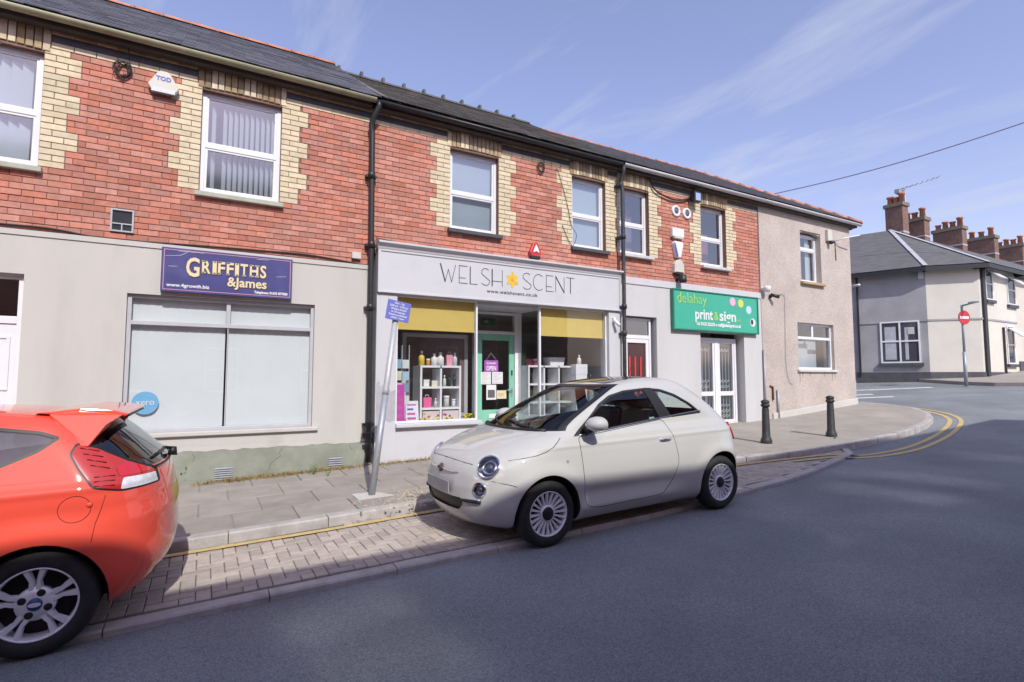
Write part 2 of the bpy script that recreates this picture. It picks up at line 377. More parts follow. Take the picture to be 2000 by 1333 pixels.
def kerbstones(parent, path, x0, x1, length, ztopf, width, drop, gap=.008, skip=lambda x: False):
    P = [Vector(p) for p in path if x0 <= p[0] <= x1]; d = [0]
    for a, b in zip(P, P[1:]): d.append(d[-1] + (b - a).length)
    def at(s): return Vector((np.interp(s, d, [p.x for p in P]), np.interp(s, d, [p.y for p in P])))
    s = 0; n = 0
    while s < d[-1] - .05:
        e = min(s + length * random.uniform(.96, 1.04), d[-1]); a, b = at(s + gap / 2), at(e - gap / 2); t = (b - a).normalized(); nn = Vector((-t.y, t.x)); j = random.uniform(-.006, .006)
        if not skip((a.x + b.x) / 2):
            q = [a + nn * j, b + nn * j, b + nn * width, a + nn * width]; c = .012
            zz = [ztopf(p.x, p.y) + random.uniform(-.004, .003) for p in q]
            top = [q[0] + nn * c, q[1] + nn * c, q[2], q[3]]
            vs = [(p.x, p.y, z) for p, z in zip(top, zz)] + [(q[0].x, q[0].y, zz[0] - c), (q[1].x, q[1].y, zz[1] - c)] + [(p.x, p.y, z - drop) for p, z in zip(q, zz)]
            MB().add(vs, [(0, 1, 2, 3), (0, 4, 5, 1), (4, 6, 7, 5), (6, 9, 8, 7), (1, 5, 7, 8, 2), (0, 3, 9, 6, 4), (3, 2, 8, 9)]).build('kerb_stone', M_KERB, parent)
        s = e; n += 1
kerbstones(pv, PKs, -4.2, 16.62, .9, lambda x, y: zpave(x, y) + .002, .125, .22, skip=lambda x: False)
mb = MB()                                                       # the rest of that kerb, out of sight
q = [p for p in PKs if p[0] < -4.1]
for a, b in zip(q, q[1:]): mb.box(a[0], b[0], a[1], a[1] + .125, zr(a[0]) - .1, zpave(a[0], a[1]) + .002)
q = [p for p in PKs if p[0] > 16.6]; qi = polyoff(q, .125)
for i in range(len(q) - 1):
    z0, z1 = zpave(*q[i]) + .002, zpave(*q[i + 1]) + .002
    mb.quad((*q[i], z0), (*q[i + 1], z1), (*qi[i + 1], z1), (*qi[i], z0)); mb.quad((*q[i], z0 - .2), (*q[i + 1], z1 - .2), (*q[i + 1], z1), (*q[i], z0))
mb.build('kerb', M_KERB, pv)
# paving slabs, half bond
for row in range(4):
    y1 = -.005 - row * .655; y0 = y1 - .645 if row < 3 else None
    x = -4.2 + (.3 if row % 2 else 0)
    while x < 8.2:
        w = .6; a, b = x + .005, x + w - .005
        ya = [y0 if y0 is not None else kpave(v) + .13 for v in (a, b)]
        if x > 1.7 and x < 2.2 and row == 3: x += w; continue        # broken corner by the sign pole
        dz = random.uniform(-.004, .004); c = .006
        top = [(a + c, ya[0] + c), (b - c, ya[1] + c), (b - c, y1 - c), (a + c, y1 - c)]; bot = [(a, ya[0]), (b, ya[1]), (b, y1), (a, y1)]
        vs = [(u, v, zpave(u, v) + dz) for u, v in top] + [(u, v, zpave(u, v) + dz - .006) for u, v in bot] + [(u, v, zpave(u, v) - .03) for u, v in bot]
        MB().add(vs, [(0, 1, 2, 3)] + [(i, 4 + i, 4 + (i + 1) % 4, (i + 1) % 4) for i in range(4)] + [(4 + i, 8 + i, 8 + (i + 1) % 4, 4 + (i + 1) % 4) for i in range(4)]).build('paving_slab', M_SLAB, pv)
        x += w
# kerb-edged parking bay of block pavers
mb = MB(); xs = [-40] + [-8 + .5 * i for i in range(36)] + [9.9]
mb.add([(x, y, zbay(x) - .012) for x in xs for y in (kroad(x) + .05, kpave(x) + .05)], [(2 * i, 2 * i + 2, 2 * i + 3, 2 * i + 1) for i in range(len(xs) - 1)])
bay = mb.build('parking_bay', M_MORTAR); tag(bay, kind='structure')
RKs = smoothpath(RK, .4)
kerbstones(bay, RKs, -4.4, 9.95, .92, lambda x, y: zbay(x) + .012, .125, .14)
mb = MB().box(-40, -4.42, -4.3, -4.175, zr(-40) - .1, zr(-4.42) + .04).build('kerb', M_KERB, bay)
def paver_mesh(lx, ly):
    a, b, c = lx / 2 - .003, ly / 2 - .003, .004
    vs = [(x, y, 0) for x, y in ((-a + c, -b + c), (a - c, -b + c), (a - c, b - c), (-a + c, b - c))] + [(x, y, -.005) for x, y in ((-a, -b), (a, -b), (a, b), (-a, b))] + [(x, y, -.04) for x, y in ((-a, -b), (a, -b), (a, b), (-a, b))]
    return vs, [(0, 1, 2, 3)] + [(i, 4 + i, 4 + (i + 1) % 4, (i + 1) % 4) for i in range(4)] + [(4 + i, 8 + i, 8 + (i + 1) % 4, 4 + (i + 1) % 4) for i in range(4)]
pm = {}
PSZ = {'h': (.2, .1), 'v': (.1, .2), 'c': (.1, .1)}
for k, (lx, ly) in PSZ.items():
    me = bpy.data.meshes.new('paver'); v, f = paver_mesh(lx, ly); me.from_pydata(v, [], f); me.materials.append(M_PAVER); pm[k] = me
cells = []; rest = MB()
for c in range(-120, 100):
    for r in range(-1, 16):
        d = (c - r) % 4
        if d == 0: x, y, k = (c + 1) * .1, -4.17 + (r + .5) * .1, 'h'
        elif d == 2: x, y, k = (c + .5) * .1, -4.17 + r * .1, 'v'
        else: continue
        hx, hy = (.1, .05) if k == 'h' else (.05, .1)
        if y - hy < kroad(x) + .118 or y + hy > kpave(x) + .01 or x > 9.8:
            for ux, uy in (((x - .05, y), (x + .05, y)) if k == 'h' else ((x, y - .05), (x, y + .05))):     # cut blocks along the edges
                if uy - .05 >= kroad(ux) + .118 and uy + .05 <= kpave(ux) + .01 and ux < 9.7: cells.append((pxsize((ux, uy, 0)) if ux > -1.3 else 99, ux, uy, 'c'))
            continue
        cells.append((pxsize((x, y, 0)) if x > -1.3 else 99, x, y, k))
cells.sort()
for i, (d, x, y, k) in enumerate(cells):
    z = zbay(x) + random.uniform(-.0025, .0025); rot = Euler((random.uniform(-.008, .008), -math.atan(slope(x)) + random.uniform(-.008, .008), random.uniform(-.01, .01)))
    if i < 300:
        o = link('paver', pm[k], bay, (x, y, z), rot)
    else:
        v, f = paver_mesh(*PSZ[k]); m3 = rot.to_matrix()
        rest.add([m3 @ Vector(p) + Vector((x, y, z)) for p in v], f)
rest.build('paving', M_PAVER, bay, kind='stuff', fix=False)
# painted lines
def stripe(mb, path, w, zf, dz):
    P = [Vector(p) for p in path]; L, Rr = polyoff(path, w / 2), polyoff(path, -w / 2)
    for i in range(len(P) - 1):
        mb.quad(*[(p[0], p[1], zf(p[0], p[1]) + dz) for p in (L[i], L[i + 1], Rr[i + 1], Rr[i])])
YI = [(-9, -2.9), (1.1, -2.86), (2.3, -2.8), (6.5, -2.92), (7.5, -3.0), (8.9, -3.22), (9.8, -3.52), (10.9, -3.56), (13, -3.22), (15, -2.66), (15.95, -2.1), (16.7, -1.2), (17.0, 0), (17.2, 3), (17.4, 12)]
sp = smoothpath(YI, .2)
mb = MB(); stripe(mb, [p for p in sp], .085, ztop, .006); tag(mb.build('yellow_line', M_YEL), kind='structure')
so2 = polyoff(sp, -.2); mb = MB(); stripe(mb, [p for p, q in zip(so2, sp) if q[0] > 7.9], .085, ztop, .007)
tag(mb.build('yellow_line', M_YEL), kind='structure')
# give-way hatching at the mouth of the side street
for x, y, l in ((18.6, 1.4, 1.5), (19.0, 2.4, 1.7), (19.5, 3.4, 1.7), (20.0, 4.5, 1.7), (20.7, 3.0, 1.5), (21.3, 2.2, 1.4), (21.9, 1.5, 1.3)):
    mb = MB(); dx, dy = .95, .3
    mb.quad(*[(px, py, zr(px) + .006) for px, py in ((x, y), (x + l * .55, y - l * .6), (x + l * .55 + .22, y - l * .6 + .2), (x + .22, y + .2))])
    tag(mb.build('give_way_mark', M_WPAINT), kind='structure')
# pavement across the side street and the one behind the camera
FPK = [(28.6, 12), (26.6, 6.2), (25.0, 2.4), (23.9, .5), (23.45, -.7), (23.6, -1.8), (24.5, -2.6), (26, -2.85), (60, -2.9)]
FPs = smoothpath(FPK, .6)
mb = MB(); po = [(x, y, zr(x) + .12) for x, y in FPs] + [(60, 12, zr(60) + .12)]
mb.add(po, [tuple(range(len(po)))])
for a, b in zip(po, po[1:]): mb.quad(a, b, (b[0], b[1], b[2] - .2), (a[0], a[1], a[2] - .2))
tag(mb.build('pavement', M_PAVE), kind='structure')
mb = MB()
for a, b in zip(XS, XS[1:]):
    if b <= 22: mb.quad((a, -12.5, zr(a) + .12), (b, -12.5, zr(b) + .12), (b, -9.8, zr(b) + .12), (a, -9.8, zr(a) + .12)); mb.quad((a, -9.8, zr(a) + .12), (b, -9.8, zr(b) + .12), (b, -9.8, zr(b) - .1), (a, -9.8, zr(a) - .1))
tag(mb.build('pavement', M_PAVE), kind='structure')
mb = MB(); mb.add([(x, y, zr(x) + .01) for x in XS for y in (-60, -9.9)], [(2 * i, 2 * i + 2, 2 * i + 3, 2 * i + 1) for i in range(len(XS) - 1)])
tag(mb.build('yard', M_ASPH), kind='structure')

# ================================================================== the terrace of shops
CH, BL = .0805, .235
def subtract(iv, a, b):
    out = []
    for p, q in iv:
        if b <= p or a >= q: out.append((p, q)); continue
        if a > p: out.append((p, a))
        if b < q: out.append((b, q))
    return out
brick_meshes = {}
def brick_me(w, h, m):
    k = (round(w, 2), round(h, 3), m.name)
    if k not in brick_meshes:
        me = bpy.data.meshes.new('brick'); a, c, d = k[0] / 2, h / 2, .003
        vs = [(x, 0, z) for x, z in ((-a + d, -c + d), (a - d, -c + d), (a - d, c - d), (-a + d, c - d))] + [(x, .004, z) for x, z in ((-a, -c), (a, -c), (a, c), (-a, c))] + [(x, .03, z) for x, z in ((-a, -c), (a, -c), (a, c), (-a, c))]
        me.from_pydata(vs, [], [(0, 1, 2, 3)] + [(i, 4 + i, 4 + (i + 1) % 4, (i + 1) % 4) for i in range(4)] + [(4 + i, 8 + i, 8 + (i + 1) % 4, 4 + (i + 1) % 4) for i in range(4)])
        me.materials.append(m); brick_meshes[k] = me
    return brick_meshes[k]
def lay(parent, bricks):
    """bricks: (xc, zc, w, h, material, y); the 300 that show largest are parts, the rest one part per brick kind"""
    bricks.sort(key=lambda b: pxsize((b[0], 0, b[1])) if b[0] > -2.25 else 99)
    rest = {}
    for i, (x, z, w, h, m, y) in enumerate(bricks):
        me = brick_me(w, h, m)
        if i < 300:
            b = BASE[parent]; link('brick', me, parent, (x - b.x, y - b.y, z - b.z), (random.uniform(-.01, .01), 0, random.uniform(-.012, .012)))
        else:
            mb = rest.setdefault(m.name, (MB(), m))[0]
            mb.add([(v.co.x + x, v.co.y + y, v.co.z + z) for v in me.vertices], [tuple(p.vertices) for p in me.polygons])
    for mb, m in rest.values(): mb.build('brickwork', m, parent, kind='stuff', fix=False)
def facade_bricks(x0, x1, z0, wins, skipfn=None):
    """red stretcher bond with toothed yellow quoins beside each window, yellow and blue string courses and soldier heads"""
    out = []; nrow = 0; z = z0
    while z < 5.63:
        zc = z + CH / 2; iv = [(x0, x1)]; yel = []
        for (a, b, s, t) in wins:
            if s - .02 < zc < t + .1: iv = subtract(iv, a, b)
            k = int((zc - s + .03) / CH)
            if zc > s - .03:
                wide = (k // 3) % 2 == 1; wdt = .375 if wide else .255
                for sg, e in ((-1, a), (1, b)):
                    lo, hi = (e - wdt, e) if sg < 0 else (e, e + wdt)
                    lo, hi = max(lo, x0), min(hi, x1)
                    if hi - lo < .05: continue
                    iv = subtract(iv, lo, hi); h = .118
                    cuts = ([0, .235, wdt] if wide else [0, wdt]) if k % 2 == 0 else ([0, .118, wdt] if wide else [0, .128, wdt])
                    for p, q in zip(cuts, cuts[1:]):
                        if q - p < .05: continue
                        c0, c1 = (e + sg * p, e + sg * q); c0, c1 = max(min(c0, c1), x0), min(max(c0, c1), x1)
                        if c1 - c0 > .05: yel.append((c0, c1))
        for a, b in yel: out.append(((a + b) / 2, zc, b - a - .009, CH - .009, M_YBRICK, random.uniform(-.002, .002)))
        off = (nrow % 2) * BL / 2
        for a, b in iv:
            k = math.floor((a - off) / BL)
            while k * BL + off < b:
                p, q = max(a, k * BL + off), min(b, (k + 1) * BL + off)
                if q - p > .055: out.append(((p + q) / 2, zc, q - p - .009, CH - .009, M_RED, random.uniform(-.003, .002)))
                k += 1
        z += CH; nrow += 1
    # string courses between the window heads
    def course(zc, h, l, m, y, off=0, over=False):
        iv = [(x0, x1)]
        if not over:
            for (a, b, s, t) in wins: iv = subtract(iv, a - .06, b + .06)
        for a, b in iv:
            n = max(1, round((b - a) / l)); w = (b - a) / n
            for k in range(n): out.append((a + (k + .5) * w, zc, w - .006, h - .007, m, y + random.uniform(-.002, .001)))
    course(z + .04, .08, .235, M_YBRICK, -.006); course(z + .13, .1, .30, M_BLUEBRICK, .006); course(z + .215, .07, .235, M_YBRICKD, -.02)
    for (a, b, s, t) in wins:                                       # soldier course over each window, slightly cambered
        n = round((b - a + .12) / .083); w = (b - a + .12) / n
        for k in range(n):
            u = (k + .5) / n * 2 - 1; dz = .025 * (1 - u * u)
            out.append((a - .06 + (k + .5) * w, t + .155 + dz, w - .009, .27, M_YBRICKD if random.random() < .75 else M_YBRICK, -.012 + random.uniform(-.003, .003)))
    return out, z
def gutter(parent, x0, x1, m, z=5.94, y=-.22, r=.06):
    mb = MB(); n = 8; prof = [(y + r * math.cos(a), z + r * math.sin(a)) for a in [math.pi + math.pi * k / n for k in range(n + 1)]]
    inn = [(y + (r - .008) * math.cos(a), z + (r - .008) * math.sin(a)) for a in [2 * math.pi - math.pi * k / n for k in range(n + 1)]]
    mb.prism(prof + inn, x0, x1, 'x', True); return mb.build('gutter', m, parent)
def slates(x0, x1, ye, ze, yr, zr_, m, name, parent, sw=.3, rowh=.2, xr0=None, xr1=None, kind='stuff', over=.0):
    mb = MB(); L = math.hypot(yr - ye, zr_ - ze); n = int(L / rowh); d = Vector((0, (yr - ye) / L, (zr_ - ze) / L)); nn = Vector((0, -d.z, d.y)) if yr > ye else Vector((0, d.z, -d.y))
    if nn.z < 0: nn = -nn
    for i in range(n + 1):
        t0, t1 = i * L / (n + 1), (i + 1) * L / (n + 1) + .03
        a0 = x0 + ((xr0 if xr0 is not None else x0) - x0) * t0 / L; a1 = x1 + ((xr1 if xr1 is not None else x1) - x1) * t0 / L
        x = a0 - (sw / 2 if i % 2 else 0)
        while x < a1 - .01:
            p, q = max(x, a0) + .002, min(x + sw, a1) - .002
            if q - p > .03:
                up = random.uniform(.010, .018); lo = random.uniform(-.006, .006)
                A = Vector((0, ye, ze)) + d * (t0 + lo) + nn * up; B = Vector((0, ye, ze)) + d * t1 + nn * .002
                vs = [(p, A.y, A.z), (q, A.y, A.z), (q, B.y, B.z), (p, B.y, B.z), (p, A.y - nn.y * .012, A.z - nn.z * .012), (q, A.y - nn.y * .012, A.z - nn.z * .012)]
                mb.add(vs, [(0, 1, 2, 3), (4, 5, 1, 0), (0, 3, 4), (1, 5, 2)])
            x += sw
    o = mb.build(name, m, parent, fix=False)
    if kind: o['kind'] = kind
    return o
def ridge_tiles(parent, a, b, m, l=.45, r=.11, bump=False):
    a, b = Vector(a), Vector(b); d = (b - a); n = max(1, round(d.length / l)); st = d / n
    for k in range(n):
        p, q = a + st * (k + .01), a + st * (k + .99); mb = MB(); N = 7
        up = Vector((0, 0, 1)); side = d.normalized().cross(up).normalized(); vs = []
        for e, rr in ((p, r), (q, r * .93)):
            vs += [e + side * (rr * math.cos(math.pi * i / N)) + up * (rr * .8 * math.sin(math.pi * i / N) - .03) for i in range(N + 1)]
        mb.add(vs, [(i, i + 1, N + 2 + i, N + 1 + i) for i in range(N)], True); mb.add(vs, [tuple(range(N + 1)), tuple(range(2 * N + 1, N, -1))])
        if bump: c = p.lerp(q, .05) + up * (r * .75); mb.box(c.x - .03, c.x + .03, c.y - .06, c.y + .06, c.z - .04, c.z + .05)
        mb.build('ridge_tile', m, parent)
def bars(mb, x0, x1, z0, z1, w, y0, y1):
    mb.box(x0, x0 + w, y0, y1, z0, z1); mb.box(x1 - w, x1, y0, y1, z0, z1); mb.box(x0 + w, x1 - w, y0, y1, z0, z0 + w); mb.box(x0 + w, x1 - w, y0, y1, z1 - w, z1)
def window(parent, x0, x1, z0, z1, sill, trans=.47, y=.085, glassm=None, sillh=.085, sillp=.07, inset=0, over=.05, name='window', fm=None):
    """white frame with an upper and a lower light; panes, sill and blinds hang below it"""
    fm = fm or M_WHITE; mb = MB(); bars(mb, x0, x1, z0, z1, .055, y, y + .07)
    zm = z0 + (z1 - z0) * trans; mb.box(x0 + .055, x1 - .055, y + .002, y + .068, zm - .03, zm + .03)
    for a, b in ((z0 + .055, zm - .03), (zm + .03, z1 - .055)): bars(mb, x0 + .055, x1 - .055, a, b, .03, y + .012, y + .058)
    o = mb.build(name, fm, parent, bevel=.006)
    for a, b in ((z0 + .085, zm - .06), (zm + .06, z1 - .085)):
        MB().quad((x0 + .08, y + .03, a - .005), (x1 - .08, y + .03, a - .005), (x1 - .08, y + .03, b + .005), (x0 + .08, y + .03, b + .005)).build('pane', glassm or M_GLASS, o)
    if sill:
        s = MB(); s.prism([(-sillp, z0 - sillh), (y + .05, z0 - sillh), (y + .05, z0 - .001), (-sillp, z0 - .02)], x0 - over, x1 + over, 'x'); s.build('sill', sill, o, bevel=.008)
    return o
def vslats(win, x0, x1, z0, z1, y, w, ang, m, skip=()):
    n = int((x1 - x0) / w)
    for k in range(n):
        if k in skip: continue
        c = x0 + (k + .5) * w; h = w * .56; ca, sa = math.cos(R(ang)) * h, math.sin(R(ang)) * h
        vs = [(c - ca, y - sa, z0), (c + ca, y + sa, z0), (c + ca, y + sa, z1), (c - ca, y - sa, z1)]
        vs += [(a, b + .0015, z) for a, b, z in vs]
        MB().add(vs, [(0, 1, 2, 3), (7, 6, 5, 4), (0, 4, 5, 1), (1, 5, 6, 2), (2, 6, 7, 3), (3, 7, 4, 0)]).build('blind_slat', m, win)
def shell(parent, x0, x1, ztop_=5.95, zmid=3.15, yb=7.0, extra=True):
    """back wall, party walls and floors that close the house"""
    g = zr(x0) - .5
    MB().box(x0, x1, yb - .2, yb, g, ztop_).build('back_wall', M_MORT, parent)
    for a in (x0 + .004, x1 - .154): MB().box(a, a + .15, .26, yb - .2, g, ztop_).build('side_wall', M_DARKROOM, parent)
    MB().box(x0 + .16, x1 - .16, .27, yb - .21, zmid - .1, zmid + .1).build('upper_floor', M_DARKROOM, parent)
    MB().box(x0 + .16, x1 - .16, .27, yb - .21, ztop_ - .12, ztop_ - .05).build('upper_ceiling', M_ROOM, parent)
    for a, b in ((x0, x1),):
        mb = MB(); mb.prism([(-.02, ztop_), (yb, ztop_), (3.5, 8.15)], x0 + .01, x0 + .1, 'x'); mb.prism([(-.02, ztop_), (yb, ztop_), (3.5, 8.15)], x1 - .1, x1 - .01, 'x'); mb.build('gable', M_MORT, parent)
def slopes(parent, x0, x1, zr_, m, sw=.3, rowh=.2, xr1=None, ye=-.27, ze=5.965):
    t = .04
    mb = MB(); e1 = xr1 if xr1 is not None else x1
    mb.add([(x0, ye + .02, ze - .02), (x1, ye + .02, ze - .02), (e1, 3.5, zr_ - .02), (x0, 3.5, zr_ - .02)], [(0, 1, 2, 3)])
    if xr1 is None: mb.quad((x0, 3.5, zr_ - .02), (x1, 3.5, zr_ - .02), (x1, 7.35, ze), (x0, 7.35, ze))
    else:
        mb.quad((x0, 3.5, zr_ - .02), (e1, 3.5, zr_ - .02), (x1, 7.35, ze), (x0, 7.35, ze)); mb.quad((x1, ye + .02, ze - .02), (x1, 7.35, ze), (e1, 3.5, zr_ - .02))
    rf = mb.build('roof', m, parent, fix=False)
    slates(x0, x1, ye, ze, 3.5, zr_, m, 'slating', rf, sw, rowh, xr1=xr1)
    return rf

# ---------------------------------------------------------------- house with the blue sign (beige ground floor)
W1, W2 = (-2.90, -1.865, 4.1, 5.56), (-.15, .885, 4.1, 5.56)
W0 = (-4.9, -3.9, 4.1, 5.56)
h1 = thing('shop_house', (-1.9, 3, zr(-1.9)), 'red brick shop house with beige ground floor, green plinth and yellow brick window surrounds', 'shop')
mb = MB(); wallholes(mb, -6.5, 2.28, 3.3, 5.96, [W0, W1, W2], .009, .26); mb.build('wall', M_MORT, h1, fix=False)
br, zz_ = facade_bricks(-6.5, 2.28, 3.30, [W0, W1, W2]); lay(h1, br)
GW = (-.9, 1.42, .78, 2.6); GD = (-2.95, -1.92, -.3, 2.75)
mb = MB(); wallholes(mb, -6.5, 2.275, -.4, 3.29, [GW, GD, (-6, -4, .8, 2.6)], -.02, .28); mb.build('rendered_wall', M_REND1, h1, fix=False)
MB().box(-6.5, 2.275, -.035, -.021, 3.22, 3.285).build('render_band', M_REND1, h1)
mb = MB(); wallholes(mb, -1.9, 2.22, -.4, .535, [], -.055, .034); mb.build('plinth', M_GREEN, h1, bevel=.012)
rs = random.Random(5); ed = [(-.6, .585)]; x = -.6
while x < 2.2: ed.append((x, .515 + rs.uniform(-.012, .012))); x += rs.uniform(.03, .12)
ed += [(2.215, .52), (2.215, .56)]
MB().prism(ed, -.0585, -.0555, 'y').build('chipped_edge', M_REND1, h1)
for pl in ([(1.02, .50), (.98, .43), (1.0, .38), (.92, .33), (.86, .27), (.85, .2)], [(1.97, .48), (1.99, .42), (2.02, .40)], [(-.1, .49), (-.07, .44), (-.09, .38)]):
    MB().tube([(a, -.0555, b) for a, b in pl], .0025, 4).build('crack', M_BLACKI, h1)
mb = MB(); mb.box(-.95, 1.5, -.07, -.021, .72, .775); mb.build('shop_sill', M_REND1, h1, bevel=.01)
for x0, x1, z0, z1 in ((.17, .39, .09, .28), (1.66, 1.86, .1, .31)):
    mb = MB(); mb.box(x0, x1, -.058, -.0555, z0, z1); v = mb.build('air_vent', M_BLACKI, h1)
    for k in range(6):
        z = z0 + .02 + k * (z1 - z0 - .03) / 5.5; MB().prism([(-.075, z), (-.058, z + .016), (-.058, z + .022), (-.075, z + .006)], x0, x1, 'x').build('vent_slat', M_STEEL, v)
w = window(h1, *W1, M_SILLG); vslats(w, -2.8, -1.95, 4.2, 5.45, .2, .1, 32, M_BLIND)
w = window(h1, *W2, M_SILLG); vslats(w, -.03, .83, 4.22, 5.42, .21, .0715, 50, M_BLIND, skip=(1,))
window(h1, *W0, M_SILLG)
# shopfront window
mb = MB(); bars(mb, GW[0] + .002, GW[1] - .002, GW[2] + .002, GW[3] - .002, .045, .03, .1); mb.box(GW[0] + .047, GW[1] - .047, .032, .098, 2.2, 2.255); mb.box(.245, .30, .034, .096, 2.255, 2.555); mb.box(.266, .28, .04, .09, .825, 2.2)
gw = mb.build('shop_window', mat('grey_frame', (.46, .46, .49), .45, .06, 4), h1, bevel=.004)
for a, b, c, d in ((-.85, .26, .82, 2.2), (.29, 1.375, .82, 2.2), (-.85, .25, 2.25, 2.56), (.3, 1.375, 2.25, 2.56)):
    MB().quad((a, .06, c), (b, .06, c), (b, .06, d), (a, .06, d)).build('pane', M_SHOPGLASS, gw)
for a, b in ((-.87, .255), (.275, 1.40)): vslats(gw, a, b, .80, 2.58, .118, .1108, 3, M_BLIND)
shell(h1, -6.5, 2.27)
MB().box(-1.4, 1.8, 1.4, 1.45, .2, 2.9).build('partition', M_ROOM, h1)
# white door
mb = MB(); bars(mb, GD[0], GD[1], 0.06, GD[3], .06, .06, .14); mb.box(GD[0] + .06, GD[1] - .06, .062, .138, 2.15, 2.24)
dr = mb.build('door', M_WHITE, h1, bevel=.005)
mb = MB(); mb.box(GD[0] + .065, GD[1] - .065, .08, .125, .12, 2.145); mb.build('door_leaf', M_WHITE, dr)
for zz0, zz1 in ((.3, .9), (1.35, 2.0)):
    for a, b in ((-2.84, -2.5), (-2.38, -2.03)):
        mb = MB(); bars(mb, a, b, zz0, zz1, .03, .068, .0795); mb.build('door_panel', M_WHITE, dr, bevel=.004)
MB().quad((-2.9, .1, 2.23), (-1.97, .1, 2.23), (-1.97, .1, 2.7), (-2.9, .1, 2.7)).build('fanlight', M_GLASS, dr)
M_BRASS = mat('brass', (.6, .4, .12), .3, 0, metal=1)
mb = MB(); mb.box(-2.06, -2.02, .072, .08, 1.03, 1.17); mb.tube([(-2.04, .08, 1.08), (-2.04, .03, 1.08), (-2.16, .03, 1.075)], .011); mb.build('handle', M_BRASS, dr)
MB().prism([(-.155, 5.845), (-.03, 5.845), (-.03, 5.945), (-.155, 5.945)], -6.5, 2.2, 'x').build('fascia', M_SOFFIT, h1)
gutter(h1, -6.5, 2.24, M_OLIVE)
rf = slopes(h1, -6.5, 2.32, 8.47, M_SLATE1, .32, .21)
ridge_tiles(rf, (-6.4, 3.5, 8.47), (2.3, 3.5, 8.47), M_RIDGE)
# square vent in the brickwork
v = MB(); bars(v, -1.115, -.865, 3.39, 3.69, .02, -.03, .01); v.box(-.998, -.985, -.028, .0, 3.41, 3.49); v.box(-1.095, -.885, -.026, .0, 3.49, 3.505)
v = v.build('wall_vent', M_STEEL, h1); MB().quad((-1.1, -.01, 3.4), (-.88, -.01, 3.4), (-.88, -.01, 3.68), (-1.1, -.01, 3.68)).build('pane', M_GLASS, v); MB().box(-1.1, -.88, -.006, -.003, 3.4, 3.68).build('vent_back', M_BLACK, v)

# ---------------------------------------------------------------- perfume shop house (white shopfront)
W3, W4 = (3.62, 4.58, 4.1, 5.53), (6.24, 7.09, 4.1, 5.53)
h2 = thing('shop_house', (4.8, 3, zr(4.8)), 'red brick shop house with white shopfront, yellow blinds and mint green door', 'shop')
mb = MB(); wallholes(mb, 2.285, 7.385, 3.5, 5.96, [W3, W4], .009, .26); mb.build('wall', M_MORT, h2, fix=False)
br, _ = facade_bricks(2.285, 7.385, 3.62 - CH * 1, [W3, W4]); lay(h2, br)
for Wn in (W3, W4):
    w = window(h2, *Wn, M_SILLD, sillp=.09, y=.1); MB().box(Wn[0] + .06, Wn[1] - .06, .2, .205, Wn[2] + .05, Wn[3] - .05).build('roller_blind', mat('grey_blind', (.50, .55, .58), .9, .03, 1.5), w)
shell(h2, 2.285, 7.385, zmid=3.1)
mb = MB(); mb.prism([(-.03, 5.83), (-.155, 5.845), (-.155, 5.945), (-.03, 5.945)], 2.3, 7.38, 'x'); mb.build('fascia', M_SOFFIT, h2)
gutter(h2, 2.3, 7.36, M_BLACK, z=5.92)
rf = slopes(h2, 2.34, 7.40, 8.34, M_SLATE2, .3, .19, ze=5.97)
ridge_tiles(rf, (2.36, 3.5, 8.34), (7.38, 3.5, 8.34), M_RIDGED, .5, .1, bump=True)
mb = MB(); mb.box(2.345, 2.62, -.3, -.29, 5.9, 5.91)
mb = MB(); mb.add([(2.30, -.28, 5.99), (2.42, -.28, 5.99), (2.42, 3.5, 8.40), (2.30, 3.5, 8.40)], [(0, 1, 2, 3)]); mb.add([(2.30, -.28, 5.99), (2.30, 3.5, 8.40), (2.30, 3.5, 8.34), (2.30, -.28, 5.94)], [(0, 1, 2, 3)]); mb.build('verge', M_SLATE2, rf, fix=False)
# shopfront joinery
FB = 2.86
MB().box(2.345, 7.37, -.11, .25, FB, 3.56).build('fascia_board', M_WPT, h2)
mb = MB(); bars(mb, 2.345, 7.37, FB - .001, 3.561, .035, -.125, -.111); mb.build('fascia_frame', M_WPT, h2, bevel=.006)
mb = MB(); mb.prism([(-.2, 3.65), (-.2, 3.68), (.02, 3.71), (.02, 3.565), (-.13, 3.565), (-.15, 3.62)], 2.335, 7.38, 'x'); mb.build('cornice', M_WPT, h2)
for a, b in ((2.345, 2.68), (7.08, 7.37)):
    mb = MB(); mb.box(a, b, -.075, .2, -.2, FB - .002); pl = mb.build('pilaster', M_WPT, h2, bevel=.006)
    if a < 3:
        out = [(2.36, .72), (2.36, 1.42), (2.40, 1.46), (2.43, 1.36), (2.47, 1.40), (2.50, 1.32), (2.55, 1.35), (2.60, 1.28), (2.665, 1.31), (2.665, .83), (2.58, .80), (2.5, .84), (2.44, .76)]
        MB().prism(out, -.0775, -.076, 'y').build('bare_patch', M_GREYPT, pl)
for a, b, ang in ((2.682, 4.16, 0), (5.45, 7.078, 1)):
    MB().box(a, b, -.04, .2, -.2, .70).build('stall_riser', M_WPT, h2)
    MB().box(a - .002, b + .002, -.12, .2, .703, .765).build('shop_sill', M_WPT, h2, bevel=.01)
def mull(x0, x1, y0, y1, z0=.766, z1=FB - .001): return MB().box(x0, x1, y0, y1, z0, z1)
wl_ = MB(); bars(wl_, 2.684, 4.165, .767, FB - .002, .03, .0, .06); sw1 = wl_.build('shop_window', M_WHITE, h2, bevel=.004)
MB().quad((2.7, .03, .79), (4.15, .03, .79), (4.15, .03, FB - .03), (2.7, .03, FB - .03)).build('pane', M_SHOPGLASS, sw1)
